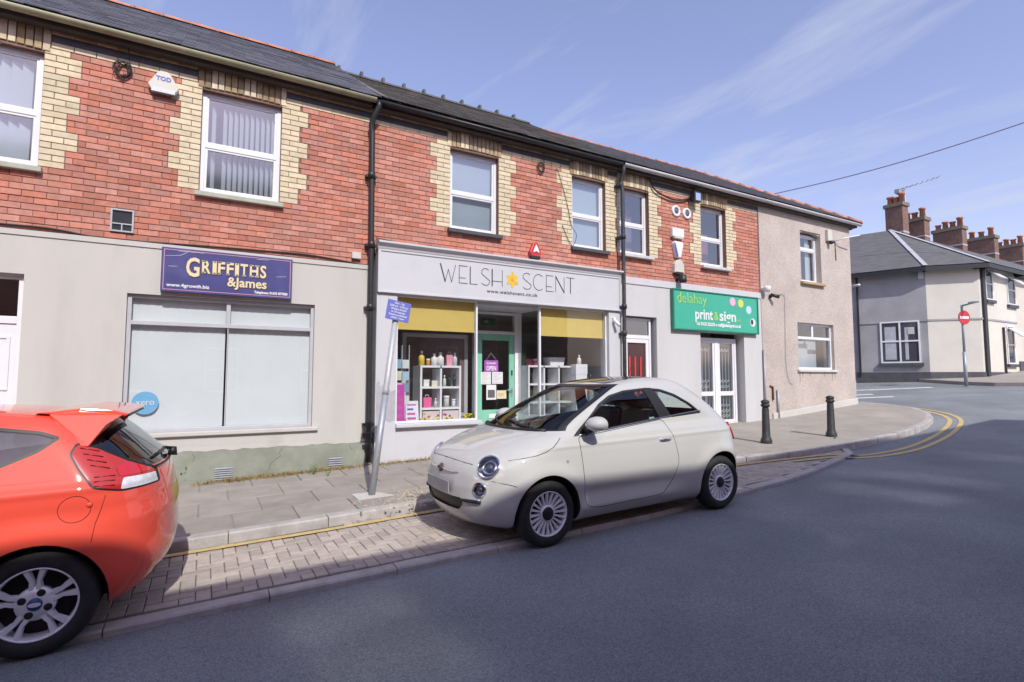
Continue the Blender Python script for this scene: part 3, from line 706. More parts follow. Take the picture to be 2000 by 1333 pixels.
wl_ = MB(); bars(wl_, 5.455, 7.076, .767, FB - .002, .03, .0, .06); sw2 = wl_.build('shop_window', M_WHITE, h2, bevel=.004)
MB().quad((5.47, .03, .79), (7.06, .03, .79), (7.06, .03, FB - .03), (5.47, .03, FB - .03)).build('pane', M_SHOPGLASS, sw2)
DY = .85
# splayed lobby glazing
for (xa, xb) in ((4.15, 4.50), (5.47, 5.46)):
    mb = MB()
    for z0, z1 in ((.70, .78), (2.79, FB - .001)): mb.add([(xa, .07, z0), (xa + .03, .07, z0), (xb + .03, DY, z0), (xb, DY, z0), (xa, .07, z1), (xa + .03, .07, z1), (xb + .03, DY, z1), (xb, DY, z1)], [(0, 1, 2, 3), (7, 6, 5, 4), (0, 4, 5, 1), (1, 5, 6, 2), (2, 6, 7, 3), (3, 7, 4, 0)])
    sp_ = mb.build('lobby_window', M_WHITE, h2, fix=False)
    MB().quad((xa + .015, .07, .78), (xb + .015, DY, .78), (xb + .015, DY, 2.79), (xa + .015, .07, 2.79)).build('pane', M_SHOPGLASS, sp_)
    MB().add([(xa, .06, .1), (xb, DY, .1), (xb, DY, .70), (xa, .06, .70), (xa + .04, .06, .1), (xb + .04, DY, .1), (xb + .04, DY, .70), (xa + .04, .06, .70)], [(0, 1, 2, 3), (7, 6, 5, 4), (3, 2, 6, 7)]).build('lobby_riser', M_WPT, h2, fix=False)
MB().box(4.17, 5.47, .07, DY + .1, FB - .05, FB - .004).build('lobby_ceiling', M_WPT, h2)
MB().box(4.1, 5.6, -.02, 1.0, .0, .235).build('door_step', M_REND3, h2)
mb = MB(); mb.box(4.50, 4.565, DY - .03, DY + .08, .24, FB - .06); mb.box(5.40, 5.555, DY - .03, DY + .08, .24, FB - .06); mb.box(4.566, 5.399, DY - .025, DY + .075, 2.36, 2.42); mb.box(4.566, 5.399, DY - .025, DY + .075, 2.75, FB - .06)
df = mb.build('door_frame', M_WHITE, h2, bevel=.006)
MB().quad((4.56, DY + .02, 2.42), (5.4, DY + .02, 2.42), (5.4, DY + .02, 2.75), (4.56, DY + .02, 2.75)).build('fanlight', M_SHOPGLASS, df)
mb = MB(); mb.box(4.57, 4.68, DY, DY + .05, .25, 2.355); mb.box(5.285, 5.395, DY, DY + .05, .25, 2.355); mb.box(4.681, 5.284, DY, DY + .05, 2.24, 2.355); mb.box(4.681, 5.284, DY, DY + .05, .25, .88)
dd = mb.build('door', M_MINT, h2, bevel=.005)
MB().quad((4.67, DY + .025, .87), (5.295, DY + .025, .87), (5.295, DY + .025, 2.25), (4.67, DY + .025, 2.25)).build('pane', M_SHOPGLASS, dd)
MB().box(4.83, 5.13, DY - .012, DY - .001, .72, .80).build('letter_plate', M_WHITE, dd)
mb = MB(); mb.box(5.32, 5.36, DY - .008, DY - .0005, 1.12, 1.3); mb.tube([(5.34, DY - .005, 1.26), (5.34, DY - .05, 1.26), (5.2, DY - .05, 1.26)], .01); mb.build('handle', M_STEEL, dd)
mb = MB(); mb.box(5.325, 5.355, DY - .012, DY - .0005, 1.55, 1.65); mb.build('lock', M_BLACK, dd)
# shop room
MB().box(2.45, 7.22, .2, 5.0, .15, .30).build('shop_floor', mat('shop_floor', (.42, .36, .3), .7), h2)
MB().box(2.45, 7.22, .26, 5.0, 2.9, 2.98).build('shop_ceiling', M_ROOM, h2)
MB().box(2.45, 7.22, 4.0, 4.06, .3, 2.9).build('shop_back_wall', mat('shop_back_wall', (.55, .53, .52), .9), h2)
for a, b in ((2.445, 2.46), (7.2, 7.225)): MB().box(a, b, .21, 4.0, .3, 2.9).build('shop_side_wall', M_ROOM, h2)
MB().box(2.47, 4.3, .07, .9, .70, .76).build('display_deck', M_WPT, h2); MB().box(5.6, 7.19, .07, .9, .70, .76).build('display_deck', M_WPT, h2)
for a, b in ((2.70, 4.135), (5.48, 7.05)):
    MB().box(a, b, .085, .09, 2.33, FB - .01).build('roller_blind', M_YBLIND, h2); MB().box(a, b, .08, .096, 2.30, 2.33).build('blind_bar', M_YBLIND, h2)

mb = MB(); p_, q_ = onY(786, 650, 1.0), onY(912, 830, 1.0); bars(mb, p_.x, q_.x, .765, p_.z, .07, .98, 1.03); bs = mb.build('backing_screen', M_WPT, h2); MB().box(p_.x + .06, q_.x - .06, .995, 1.01, .83, p_.z - .06).build('screen_panel', mat('brown_panel', (.2, .15, .135), .6, .3, 3), bs)

# ---------------------------------------------------------------- print shop house
W5, W6 = (7.47, 8.30, 4.12, 5.53), (9.93, 10.80, 4.12, 5.53)
h3 = thing('shop_house', (9.7, 3, zr(9.7)), 'red brick shop house with off-white ground floor and folding grille doors', 'shop')
mb = MB(); wallholes(mb, 7.39, 12.0, 3.6, 5.96, [W5, W6], .009, .26); mb.build('wall', M_MORT, h3, fix=False)
br, _ = facade_bricks(7.39, 12.0, 3.62, [W5, W6]); lay(h3, br)
D1, D2 = (7.55, 8.45, -.2, 2.8), (9.80, 11.32, -.2, 2.56)
mb = MB(); wallholes(mb, 7.39, 12.0, -.3, 3.62, [D1, D2], -.02, .28); mb.build('rendered_wall', M_REND3, h3, fix=False)
MB().box(7.39, 12.0, -.04, -.021, 3.47, 3.615).build('render_band', M_WPT, h3, bevel=.006)
for Wn, c in ((W5, (.24, .16, .26)), (W6, (.42, .14, .2))):
    w = window(h3, *Wn, M_SILLW, y=.11, sillp=.1); MB().box(Wn[0] + .06, Wn[1] - .06, .5, .51, Wn[2] + .05, Wn[3] - (.5 if Wn is W6 else .1)).build('curtain', mat('curtain%d' % (Wn is W6), c, .9), w)
shell(h3, 7.39, 12.0)
MB().prism([(-.155, 5.84), (-.03, 5.84), (-.03, 5.935), (-.155, 5.935)], 7.4, 12.0, 'x').build('fascia', M_SOFFIT, h3)
gutter(h3, 7.4, 12.0, M_GUTW, z=5.93)
rf = slopes(h3, 7.41, 12.0, 8.28, M_SLATE1, .3, .2)
ridge_tiles(rf, (7.45, 3.5, 8.28), (12.0, 3.5, 8.28), M_RIDGE, .45, .08)
mb = MB(); bars(mb, D1[0] + .02, D1[1] - .08, .3, D1[3] - .03, .055, .08, .15); mb.box(D1[0] + .075, D1[1] - .135, .082, .148, 2.33, 2.41); d1 = mb.build('door', M_WHITE, h3, bevel=.005)
MB().quad((D1[0] + .06, .11, 2.4), (D1[1] - .12, .11, 2.4), (D1[1] - .12, .11, 2.74), (D1[0] + .06, .11, 2.74)).build('fanlight', M_GLASS, d1)
mb = MB(); bars(mb, D1[0] + .08, D1[1] - .14, .36, 2.325, .08, .09, .14); mb.build('door_leaf', M_WHITE, d1)
MB().box(D1[0] + .16, D1[1] - .22, .12, .13, .44, 2.24).build('door_panel', mat('dark_red_glass', (.07, .03, .03), .2), d1)
for k in range(3): MB().box(D1[0] + .21 + k * .155, D1[0] + .25 + k * .155, .105, .119, .5, 1.95).build('red_bar', mat('red_bar', (.62, .05, .04), .4), d1)
mb = MB(); bars(mb, D2[0] + .005, D2[1] - .1, .38, D2[3] - .12, .06, .14, .21); mb.box(D2[0] + .66, D2[0] + .78, .142, .208, .44, D2[3] - .18); d2 = mb.build('door', M_WHITE, h3, bevel=.005)
for a, b in ((D2[0] + .065, D2[0] + .655), (D2[0] + .785, D2[1] - .165)):
    mb = MB(); bars(mb, a, b, .45, D2[3] - .185, .06, .15, .2); mb.box(a + .06, b - .06, .152, .198, 1.08, 1.18); lf = mb.build('door_leaf', M_WHITE, d2, bevel=.004)
    for c, d in ((.5, 1.09), (1.17, 2.33)): MB().quad((a + .05, .175, c), (b - .05, .175, c), (b - .05, .175, d), (a + .05, .175, d)).build('pane', M_GLASS, d2)
    g = MB(); n = 4; wx = (b - a - .12) / n                        # concertina grille behind the glass
    for k in range(n + 1): g.box(a + .055 + k * wx, a + .067 + k * wx, .26, .275, .45, 2.36)
    for zc in (.55, .67, .8, 1.25, 1.38, 2.12, 2.24):
        for k in range(n):
            xx = a + .06 + k * wx
            for s_ in (0, 1): g.add([(xx, .255, zc + .07 * s_), (xx + .012, .255, zc + .07 * s_), (xx + wx + .012, .255, zc + .07 * (1 - s_)), (xx + wx, .255, zc + .07 * (1 - s_)), (xx, .255, zc + .07 * s_ + .016), (xx + wx, .255, zc + .07 * (1 - s_) + .016)], [(0, 1, 2, 3), (0, 3, 5, 4)])
    g.build('grille', M_WHITE, d2, fix=False)
MB().box(D2[0], D2[1], -.0, .14, .2, .40).build('door_step', M_REND3, h3)
MB().box(D2[0] - .12, D2[1] + .12, -.06, -.021, 2.57, 2.62).build('lintel', M_WPT, h3)
MB().box(9.6, 11.6, 1.2, 1.25, .2, 2.9).build('partition', M_ROOM, h3)

# ---------------------------------------------------------------- pebbledashed end house
h4 = thing('end_house', (14.1, 3, zr(14.1)), 'pinkish pebbledashed end house at the street corner', 'house')
P1, P2 = (13.72, 14.66, 4.08, 5.46), (13.47, 15.12, 1.72, 2.96)
XE = 16.12
mb = MB(); wallholes(mb, 12.005, XE, -.1, 5.96, [P1, P2], -.03, .3); mb.build('wall', M_PEB, h4, fix=False)
MB().box(XE - .25, XE, .275, 6.9, 0, 5.96).build('side_wall', M_PEB, h4)
MB().prism([(12.3, 0.0), (XE + .015, .0), (XE + .015, .93), (15.2, .86), (13.6, .72), (12.3, .62)], -.075, -.031, 'y').build('plinth', M_REND1, h4, bevel=.012)
MB().box(XE + .002, XE + .05, -.02, .06, .4, 1.42).build('corner_guard', M_STEEL, h4)
w = window(h4, 13.72, 14.66, 4.08, 5.40, M_SILLS, trans=.70, y=.12, sillp=.12, over=.06)
for a, b, c in ((13.8, 14.0, 0), (14.35, 14.58, 1)): MB().box(a, b, .24, .25, 4.15, 5.3).build('curtain', M_BLIND, w)
arc = [(13.72, 5.46)] + [(13.72 + .94 * k / 8, 5.40 + .06 * math.sin(math.pi * k / 8)) for k in range(9)] + [(14.66, 5.46)]
MB().prism(arc, .0, .1, 'y').build('arch', M_PEB, h4)
mb = MB(); bars(mb, P2[0], P2[1], P2[2], P2[3], .06, .05, .12); mb.box(P2[0] + .06, P2[1] - .06, .052, .118, 2.53, 2.60); mb.box(14.22, 14.30, .054, .116, 2.60, 2.90); w = mb.build('window', M_WHITE, h4, bevel=.005)
M_RUST = mat('rust_stain', (.36, .27, .21), .95, .15, 8, .8, 70, speck=.2, speckscale=75)
for xx, l_ in ((13.5, .32), (13.62, .18), (13.95, .12), (14.6, .14), (14.98, .28), (15.1, .2)): MB().prism([(xx - .03, 1.655), (xx + .035, 1.655), (xx + .02, 1.655 - l_ * .6), (xx + .004, 1.655 - l_), (xx - .012, 1.655 - l_ * .7)], -.0325, -.0305, 'y').build('rust_stain', M_RUST, h4)
for a, b, c, d in ((13.52, 15.07, 1.77, 2.54), (13.52, 14.23, 2.59, 2.91), (14.29, 15.07, 2.59, 2.91)): MB().quad((a, .08, c), (b, .08, c), (b, .08, d), (a, .08, d)).build('pane', M_GLASS, w)
MB().box(13.4, 15.2, -.09, .1, 1.655, 1.715).build('sill', M_SILLW, w, bevel=.008)
MB().box(13.55, 14.4, .3, .31, 1.75, 2.5).build('roller_blind', M_BLIND, w); MB().box(14.45, 15.05, .45, .46, 1.75, 2.55).build('curtain', M_BLIND, w)
g = zr(12)
MB().box(12.005, XE, 6.7, 6.9, 0, 5.95).build('back_wall', M_PEB, h4); MB().box(12.01, 12.15, .28, 6.7, 0, 5.95).build('party_wall', M_DARKROOM, h4)
MB().box(12.16, XE - .26, .28, 6.69, 3.05, 3.25).build('upper_floor', M_DARKROOM, h4); MB().box(12.16, XE - .26, .28, 6.69, 5.8, 5.9).build('upper_ceiling', M_ROOM, h4)
MB().prism([(-.155, 5.84), (-.035, 5.84), (-.035, 5.935), (-.155, 5.935)], 12.0, XE + .2, 'x').build('fascia', M_SOFFIT, h4)
MB().box(XE + .001, XE + .2, -.02, 6.8, 5.82, 5.93).build('fascia', M_SOFFIT, h4)
gutter(h4, 12.0, XE + .26, M_GUTW, z=5.93)
rf = slopes(h4, 12.0, XE + .28, 8.28, M_SLATE1, .3, .2, xr1=14.2)
ridge_tiles(rf, (12.0, 3.5, 8.28), (14.2, 3.5, 8.28), M_RIDGE, .45, .09); ridge_tiles(rf, (14.2, 3.5, 8.28), (XE + .28, -.27, 5.98), M_RIDGE, .4, .11)

# ================================================================== houses across the side street
def plane_at(px, py, A, d):
    """where a pixel's ray meets the upright plane through A along direction d"""
    n = Vector((-d[1], d[0], 0)); r = ray(px, py); return EYE + r * ((Vector((A[0], A[1], 0)) - EYE).dot(n) / r.dot(n))
A_, B_, LD = Vector((25.03, 1.81)), Vector((26.15, .5)), Vector((-.336, .942)); EV, RZ = 5.95, 8.55
Lp = A_ + LD * 11; PX = Vector((28.3, 4.5)); PL = PX + LD * 11
GZ = zr(25) - .3
hc = thing('corner_house', (28, 4, zr(26)), 'grey and cream rendered corner house with dark slate roof and brick chimney', 'house')
def wallquad(mb, p, q, z0, z1, t=.25):
    d = (q - p).normalized(); n = Vector((-d.y, d.x)) * t
    mb.add([(p.x, p.y, z0), (q.x, q.y, z0), (q.x, q.y, z1), (p.x, p.y, z1), (p.x + n.x, p.y + n.y, z0), (q.x + n.x, q.y + n.y, z0), (q.x + n.x, q.y + n.y, z1), (p.x + n.x, p.y + n.y, z1)],
           [(0, 1, 2, 3), (5, 4, 7, 6), (4, 0, 3, 7), (1, 5, 6, 2), (3, 2, 6, 7)])
mb = MB(); wallquad(mb, Lp, A_, GZ, EV); mb.build('side_wall', M_GREYR, hc)
mb = MB(); wallquad(mb, A_, B_, GZ, EV); mb.build('corner_wall', M_CREAMR, hc)
E1 = Vector((29.6, .5)); mb = MB(); wallquad(mb, B_, E1, GZ, EV); mb.build('front_wall', M_CREAMR, hc)
mb = MB()
for p, q in ((Lp, A_), (A_, B_), (B_, E1)):
    d = (q - p).normalized(); n = Vector((d.y, -d.x)) * .04; wallquad(mb, p + n - d * .02, q + n + d * .02, GZ, zr(25) + .38, .06)
mb.build('plinth', M_SILLD, hc)
mb = MB()
for p, q in ((Lp, A_), (A_, B_), (B_, E1)):
    d = (q - p).normalized(); n = Vector((d.y, -d.x)) * .03; zz_ = plane_at(1821, 627, A_, LD).z; wallquad(mb, p + n, q + n, zz_, zz_ + .07, .05)
mb.build('string_course', M_GREYR, hc)
OV = .42
nL = Vector((LD.y * -1, LD.x)); nL = -nL if nL.x > 0 else nL
oA = Vector((A_.x - .38, A_.y - .18)); oL = Lp + Vector((-.4, -.14)); oB = Vector((B_.x - .18, B_.y - OV)); oE = Vector((E1.x, .5 - OV))
def P3(v, z): return (v.x, v.y, z)
mb = MB(); zo = EV - .02; aE = Vector((E1.x, 4.5))
mb.quad(P3(oL, zo), P3(oA, zo), P3(PX, RZ), P3(PL, RZ)); mb.quad(P3(oA, zo), P3(oB, zo), P3(PX, RZ)); mb.quad(P3(oB, zo), P3(oE, zo), P3(aE, RZ), P3(PX, RZ))
mb.quad(P3(PX, RZ), P3(aE, RZ), (E1.x, 9, zo), (PX.x + 1, 9, zo)); mb.quad(P3(PL, RZ), P3(PX, RZ), (PX.x + 3.2, 9, zo), (PL.x + 4.6, 15, zo))
rfc = mb.build('roof', M_FSLATE, hc, fix=False)
mb = MB()
for p, q in ((oL, oA), (oA, oB), (oB, oE)):
    d = (q - p).normalized(); n = Vector((-d.y, d.x)); wallquad(mb, p, q, zo - .2, zo - .03, .5)
mb.build('eaves', M_BLACK, rfc)  # solid black stands in for the shade under the overhang
M_LEAD = mat('lead_flashing', (.42, .42, .45), .6, .15, 6)
for v in (oA, oB):
    mb = MB(); a, b = Vector(P3(v, zo + .03)), Vector(P3(PX, RZ + .04)); s_ = (b - a).cross(Vector((0, 0, 1))).normalized() * .08
    mb.add([a - s_, a + s_, b + s_, b - s_], [(0, 1, 2, 3)]); s2 = s_ * 1.2
    mb.build('hip_flashing', M_LEAD, rfc, fix=False)
# window, box and pipe on the grey wall
def on_wall(parent, px0, py0, px1, py1, A, d, name, m, proud=.03, mull=(), rail=(), pane=True, fw=.06, sillm=None):
    p, q = plane_at(px0, py0, A, d), plane_at(px1, py1, A, d); d3 = Vector((d.x, d.y, 0)); u0 = (p - Vector((A.x, A.y, 0))).dot(d3); u1 = (q - Vector((A.x, A.y, 0))).dot(d3)
    u0, u1 = sorted((u0, u1)); z1, z0 = p.z, q.z; n = Vector((d.y, -d.x, 0)); n = -n if n.dot(EYE - p) < 0 else n
    def bx(mb, a, b, c, e, t0, t1):
        vs = [Vector((A.x, A.y, 0)) + d3 * u + n * t + Vector((0, 0, z)) for u in (a, b) for t in (t0, t1) for z in (c, e)]
        mb.add(vs, [(0, 1, 3, 2), (4, 6, 7, 5), (0, 4, 5, 1), (2, 3, 7, 6), (0, 2, 6, 4), (1, 5, 7, 3)])
    mb = MB()
    if not pane: bx(mb, u0, u1, z0, z1, .0, proud); return mb.build(name, m, parent, bevel=.01)
    for a, b, c, e in ((u0, u0 + fw, z0, z1), (u1 - fw, u1, z0, z1), (u0 + fw, u1 - fw, z0, z0 + fw), (u0 + fw, u1 - fw, z1 - fw, z1)): bx(mb, a, b, c, e, .0, proud)
    for t in mull: bx(mb, u0 + (u1 - u0) * t - .03, u0 + (u1 - u0) * t + .03, z0 + fw, z1 - fw, .0, proud - .005)
    for t in rail: bx(mb, u0 + fw, u1 - fw, z0 + (z1 - z0) * t - .03, z0 + (z1 - z0) * t + .03, .0, proud - .003)
    o = mb.build(name, m, parent)
    mb = MB(); bx(mb, u0 + fw * .9, u1 - fw * .9, z0 + fw * .9, z1 - fw * .9, .006, .012); mb.build('pane', mat('far_pane', (.06, .065, .08), .06, 0, spec=.9), o)
    mb = MB(); bx(mb, u0 - .08, u1 + .08, z0 - .12, z0 - .001, 0, proud + .06); mb.build('sill', sillm or M_SILLD, o)
    return o
w = on_wall(hc, 1718, 630, 1800, 709, A_, LD, 'window', M_WHITE, .05, (.5,), (.52,))
for t0, t1 in ((1727, 1752), (1766, 1776)):
    on_wall(w, t0, 640, t1, 703, A_, LD, 'curtain', mat('net_curtain', (.42, .43, .47), .9), .016, pane=False)
on_wall(w, 1772, 640, 1786, 653, A_, LD, 'extractor_vent', M_SILLW, .03, pane=False)
on_wall(hc, 1793, 531, 1804, 545, A_, LD, 'vent_box', M_WPT, .12, pane=False)
SD = Vector((1, 0))
on_wall(hc, 1675, 540, 1680, 735, A_, LD, 'downpipe', M_BLACK, .09, pane=False); on_wall(hc, 1918, 520, 1926, 742, B_, SD, 'downpipe', M_BLACKI, .09, pane=False)
def sash(parent, px0, py0, px1, py1):
    w = on_wall(parent, px0, py0, px1, py1, B_, SD, 'window', M_WHITE, .04, (), (.5,), sillm=M_SILLD)
    p = plane_at(px0, py0, B_, SD); q = plane_at(px1, py1, B_, SD); x0, x1, z1 = p.x, q.x, p.z
    vs = [(x0, .44, z1 - .12), (x1, .44, z1 - .12), (x1, .02, z1 - .5), (x0, .02, z1 - .5)]; MB().add(vs + [(a, b - .04, c + .02) for a, b, c in vs], [(0, 1, 2, 3), (7, 6, 5, 4), (0, 4, 5, 1), (1, 5, 6, 2), (2, 6, 7, 3), (3, 7, 4, 0)]).build('open_light', M_WHITE, w)
sash(hc, 1921, 522, 1939, 588)
def chimney(parent, x, y, z0, z1, wx, wy, npots, m=None):
    c = MB(); c.box(x - wx / 2, x + wx / 2, y - wy / 2, y + wy / 2, z0, z1); c = c.build('chimney', m or M_CHIM, parent)
    MB().box(x - wx / 2 - .06, x + wx / 2 + .06, y - wy / 2 - .06, y + wy / 2 + .06, z1 - .14, z1 + .03).build('chimney_cap', mat('cap_stone', (.2, .17, .13), .9, .25, 8), parent)
    MB().box(x - wx / 2 - .01, x + wx / 2 + .01, y - wy / 2 - .01, y + wy / 2 + .01, z0 + .55, z0 + .62).build('flashing', M_LEAD, parent)
    for k in range(npots):
        yy = y + (k - (npots - 1) / 2) * wy / max(npots, 1); h = (.5, .34, .42, .3)[k % 4]
        MB().lathe([(.13, 0), (.11, h * .8), (.15, h * .82), (.15, h), (.10, h), (.10, h - .1)], (x, yy, z1 + .03), n=10).build('chimney_pot', M_RIDGE, parent)
M_CHIM = mat('chimney_brick', (.2, .12, .095), .9, .25, 9, .6, 40, dirt=(.12, .07, .06), dscale=3, damt=.6)
chimney(rfc, 29.0, 4.5, 7.9, 9.9, .55, .75, 3)
xs_ = [29.6, 33.2, 37.2, 41.2, 45.2]
cols_ = [('pale_cream_render', (.58, .54, .48)), ('pinkish_render', (.5, .42, .38)), ('buff_render', (.5, .46, .38)), ('white_far_render', (.6, .6, .6))]
labs = ['cream rendered terraced house beside the corner house, red chimney pots on its ridge', 'pinkish terraced house second along from the corner house', 'buff terraced house third along from the corner house', 'white terraced house fourth along from the corner house']
for k in range(4):
    t = thing('terraced_house', ((xs_[k] + xs_[k + 1]) / 2, 4, zr(xs_[k])), labs[k], 'house', 'terrace beyond the side street')
    m = mat(cols_[k][0], cols_[k][1], .9, .06, 2, .3, 20); x0, x1 = xs_[k] + .002, xs_[k + 1]
    MB().box(x0, x1, .5, 8.5, GZ, EV).build('wall', m, t)
    MB().box(x0, x1, .455, .498, GZ, zr(x0) + .45).build('plinth', M_SILLD, t)
    mb = MB(); mb.quad((x0, .08, EV - .02), (x1, .08, EV - .02), (x1, 4.5, RZ), (x0, 4.5, RZ)); mb.quad((x0, 4.5, RZ), (x1, 4.5, RZ), (x1, 9, EV - .02), (x0, 9, EV - .02)); rr = mb.build('roof', M_FSLATE, t, fix=False)
    mb = MB(); mb.box(x0, x1, .09, .5, EV - .22, EV - .05); mb.build('eaves', M_BLACK, rr)  # black colour carries the shade below the roof edge
    chimney(rr, x0 + (1.2 if k == 0 else 1.3), 4.5, 7.9, 9.42 + .04 * k, .55, 1.0 if k == 0 else 1.3, 3 + k % 2)
    if k == 0:
        sash(t, 1964, 537, 1983, 598); sash(t, 1964, 636, 1983, 712)
        on_wall(t, 1958, 640, 1963, 740, B_, SD, 'downpipe', M_BLACKI, .08, pane=False)
    else:
        for zz0 in (zr(x0) + 1.0, 4.1):
            for xx in (x0 + .7, x0 + 2.4):
                mb = MB(); bars(mb, xx, xx + .9, zz0, zz0 + 1.4, .06, .45, .499); mb.box(xx + .06, xx + .84, .46, .49, zz0 + .68, zz0 + .74); w = mb.build('window', M_WHITE, t)
                MB().box(xx + .05, xx + .85, .485, .497, zz0 + .05, zz0 + 1.35).build('pane', MATS['far_pane'], w)
# television aerial on the corner house chimney
ta = thing('television_aerial', (29.2, 4.2, 9.6), 'television aerial on a thin mast by the tallest brick chimney', 'aerial')
mb = MB(); mb.tube([(29.2, 4.2, 8.4), (29.2, 4.2, 10.75)], .03); mb.build('mast', M_STEEL, ta)
mb = MB(); mb.tube([(29.0, 4.5, 10.6), (30.2, 3.2, 11.1)], .02)
for k in range(9): c = Vector((29.0, 4.5, 10.6)).lerp(Vector((30.2, 3.2, 11.1)), k / 8); mb.tube([c + Vector((-.16, -.14, 0)), c + Vector((.16, .14, 0))], .012)
mb.build('boom', M_STEEL, ta); MB().box(28.9, 29.35, 4.3, 4.5, 10.45, 10.65).build('reflector', M_STEEL, ta)

# ================================================================== terrace behind the camera (throws the shade over the road)
def opposite(x0, x1, ez, label, zg):
    t = thing('terraced_house', ((x0 + x1) / 2, -16, zg), label, 'house', 'terrace on the near side of the street')
    MB().box(x0, x1, -20, -12, zg - 1.5, ez - .05).build('wall', mat('near_brick', (.33, .14, .1), .9, .2, 5, .4, 40), t)
    mb = MB(); mb.prism([(-11.7, ez - .12), (-11.7, ez), (-16, ez + 2.6), (-20.3, ez), (-20.3, ez - .12)], x0, x1, 'x'); mb.build('roof', M_SLATE2, t)
    n = max(2, int((x1 - x0) / 2.4))
    for k in range(n):
        xx = x0 + (x1 - x0) * (k + .5) / n - .5
        for zz0 in (zg + 1.1, ez - 2.2):
            mb = MB(); bars(mb, xx, xx + 1, zz0, zz0 + 1.5, .07, -11.999, -11.94); mb.box(xx + .07, xx + .93, -11.99, -11.95, zz0 + .72, zz0 + .8); w = mb.build('window', M_WHITE, t)
            MB().box(xx + .06, xx + .94, -11.998, -11.98, zz0 + .06, zz0 + 1.44).build('pane', MATS['far_pane'], w)
opposite(-30, -4, 7.16, 'long brick terrace behind the viewer, lower end', zr(-10))
opposite(-4, 5.0, 7.2, 'brick house behind the viewer below the taller pair', zr(0))
opposite(5.0, 14.75, 8.3, 'tall brick house behind the viewer, last before the corner', zr(9))

# ================================================================== signs on the shops
def sx(px, py, y): return onY(px, py, y).x
def sz(px, py, y): return onY(px, py, y).z
# blue accountants' sign
Y = -.1
s1 = thing('shop_sign', (.27, -.06, 2.64), 'navy blue rectangular shop sign with cream serif lettering above the blinds window', 'shop sign')
MB().box(-.54, 1.08, Y, -.022, 2.645, 3.24).build('board', mat('navy_sign', (.062, .062, .20), .35, .1, 3, dirt=(.12, .12, .28), dscale=2, damt=.5), s1, bevel=.004)
M_PINK = mat('pink_line', (.62, .3, .36), .5, 0); M_CREAM = mat('cream_letter', (.72, .60, .36), .5, 0); M_DKB = mat('letter_shadow', (.05, .03, .03), .6, 0); M_WHT = mat('sign_white', (.75, .75, .75), .5, 0)
mb = MB(); bars(mb, -.515, 1.055, 2.672, 3.215, .008, Y - .002, Y); mb.build('border_line', M_PINK, s1)
yb = Y - .004
def serif_word(word, x0, x1, z, h, m, y, dx=0, dz=0):
    """heavy lettering with slab serifs; letters spread between x0 and x1"""
    wd = {'I': .5, 'S': .8, 'F': .85, 'T': .95, 'H': 1.1, 'R': 1.05, 'G': 1.1}; tot = sum(wd.get(c, 1) for c in word); x = x0
    for c in word:
        w = (x1 - x0) * wd.get(c, 1) / tot
        o = text(c, h, m, s1, x + w * .08 + dx, y, z + dz, bold=h * .035, width=w * .8)
        st = {'I': [.5], 'F': [.25], 'T': [.5], 'H': [.24, .76], 'R': [.24]}.get(c, []); mb = MB()
        for q in st:
            cx = x + dx + w * q
            mb.box(cx - w * .2, cx + w * .2, y - .002, y + .001, z + dz, z + dz + h * .09)
            if c in 'IHRF': mb.box(cx - w * .2, cx + w * .2, y - .002, y + .001, z + dz + h * .91, z + dz + h)
        if st: mb.build('serif', m, s1)
        x += w
zb = 2.93
for m_, dx, dz, y_ in ((M_DKB, .008, -.008, yb + .001), (M_CREAM, 0, 0, yb - .003)):
    serif_word('G', sx(361, 520, Y), sx(394, 520, Y), zb - .055, .245, m_, y_, dx, dz)
    serif_word('RIFFITHS', sx(393, 520, Y), sx(522, 530, Y), zb, .17, m_, y_, dx, dz)
    text('&James', .125, m_, s1, sx(444, 548, Y) + dx, y_, 2.775 + dz, bold=.004, width=sx(521, 550, Y) - sx(444, 548, Y))
text('www.4growth.biz', .045, M_WHT, s1, -.475, yb, 2.715, width=.50, bold=.0015)
text('Telephone: 01633 877000', .034, M_WHT, s1, .58, yb, 2.70, width=.44, bold=.002)
for p in ([(-.5, 3.12), (-.33, 3.14), (-.25, 3.19)], [(-.46, 2.985), (-.36, 2.99)], [(.86, 2.96), (1.0, 2.975)], [(-.35, 3.2), (-.05, 3.2)], [(.6, 3.19), (.76, 3.195)]):
    MB().tube([(a, Y - .001, b) for a, b in p], .003, 4).build('scratch', M_WHT, s1)
# lettering on the white fascia
def strokes(parent, polys, x0, x1, z0, z1, y, m, name='lettering'):
    mb = MB()
    for pl, w in polys:
        P = [Vector((x0 + (x1 - x0) * a, z0 + (z1 - z0) * b)) for a, b in pl]
        for a, b in zip(P, P[1:]):
            d = (b - a).normalized(); n = Vector((-d.y, d.x)) * w / 2; e = d * w * .2
            q = [a - n - e, b - n + e, b + n + e, a + n - e]; mb.add([(v.x, y, v.y) for v in q] + [(v.x, y + .003, v.y) for v in q], [(0, 1, 2, 3), (0, 4, 5, 1), (1, 5, 6, 2), (2, 6, 7, 3), (3, 7, 4, 0)])
    return mb.build(name, m, parent)
def arcp(cx, cy, rx, ry, a0, a1, n=9): return [(cx + rx * math.cos(R(a0 + (a1 - a0) * k / n)), cy + ry * math.sin(R(a0 + (a1 - a0) * k / n))) for k in range(n + 1)]
T, t_ = .021, .0095
SL = [(arcp(.5, .76, .42, .24, 40, 200, 8) + [(.35, .55), (.75, .38)] + arcp(.5, .22, .46, .22, 20, -150, 8), t_)]
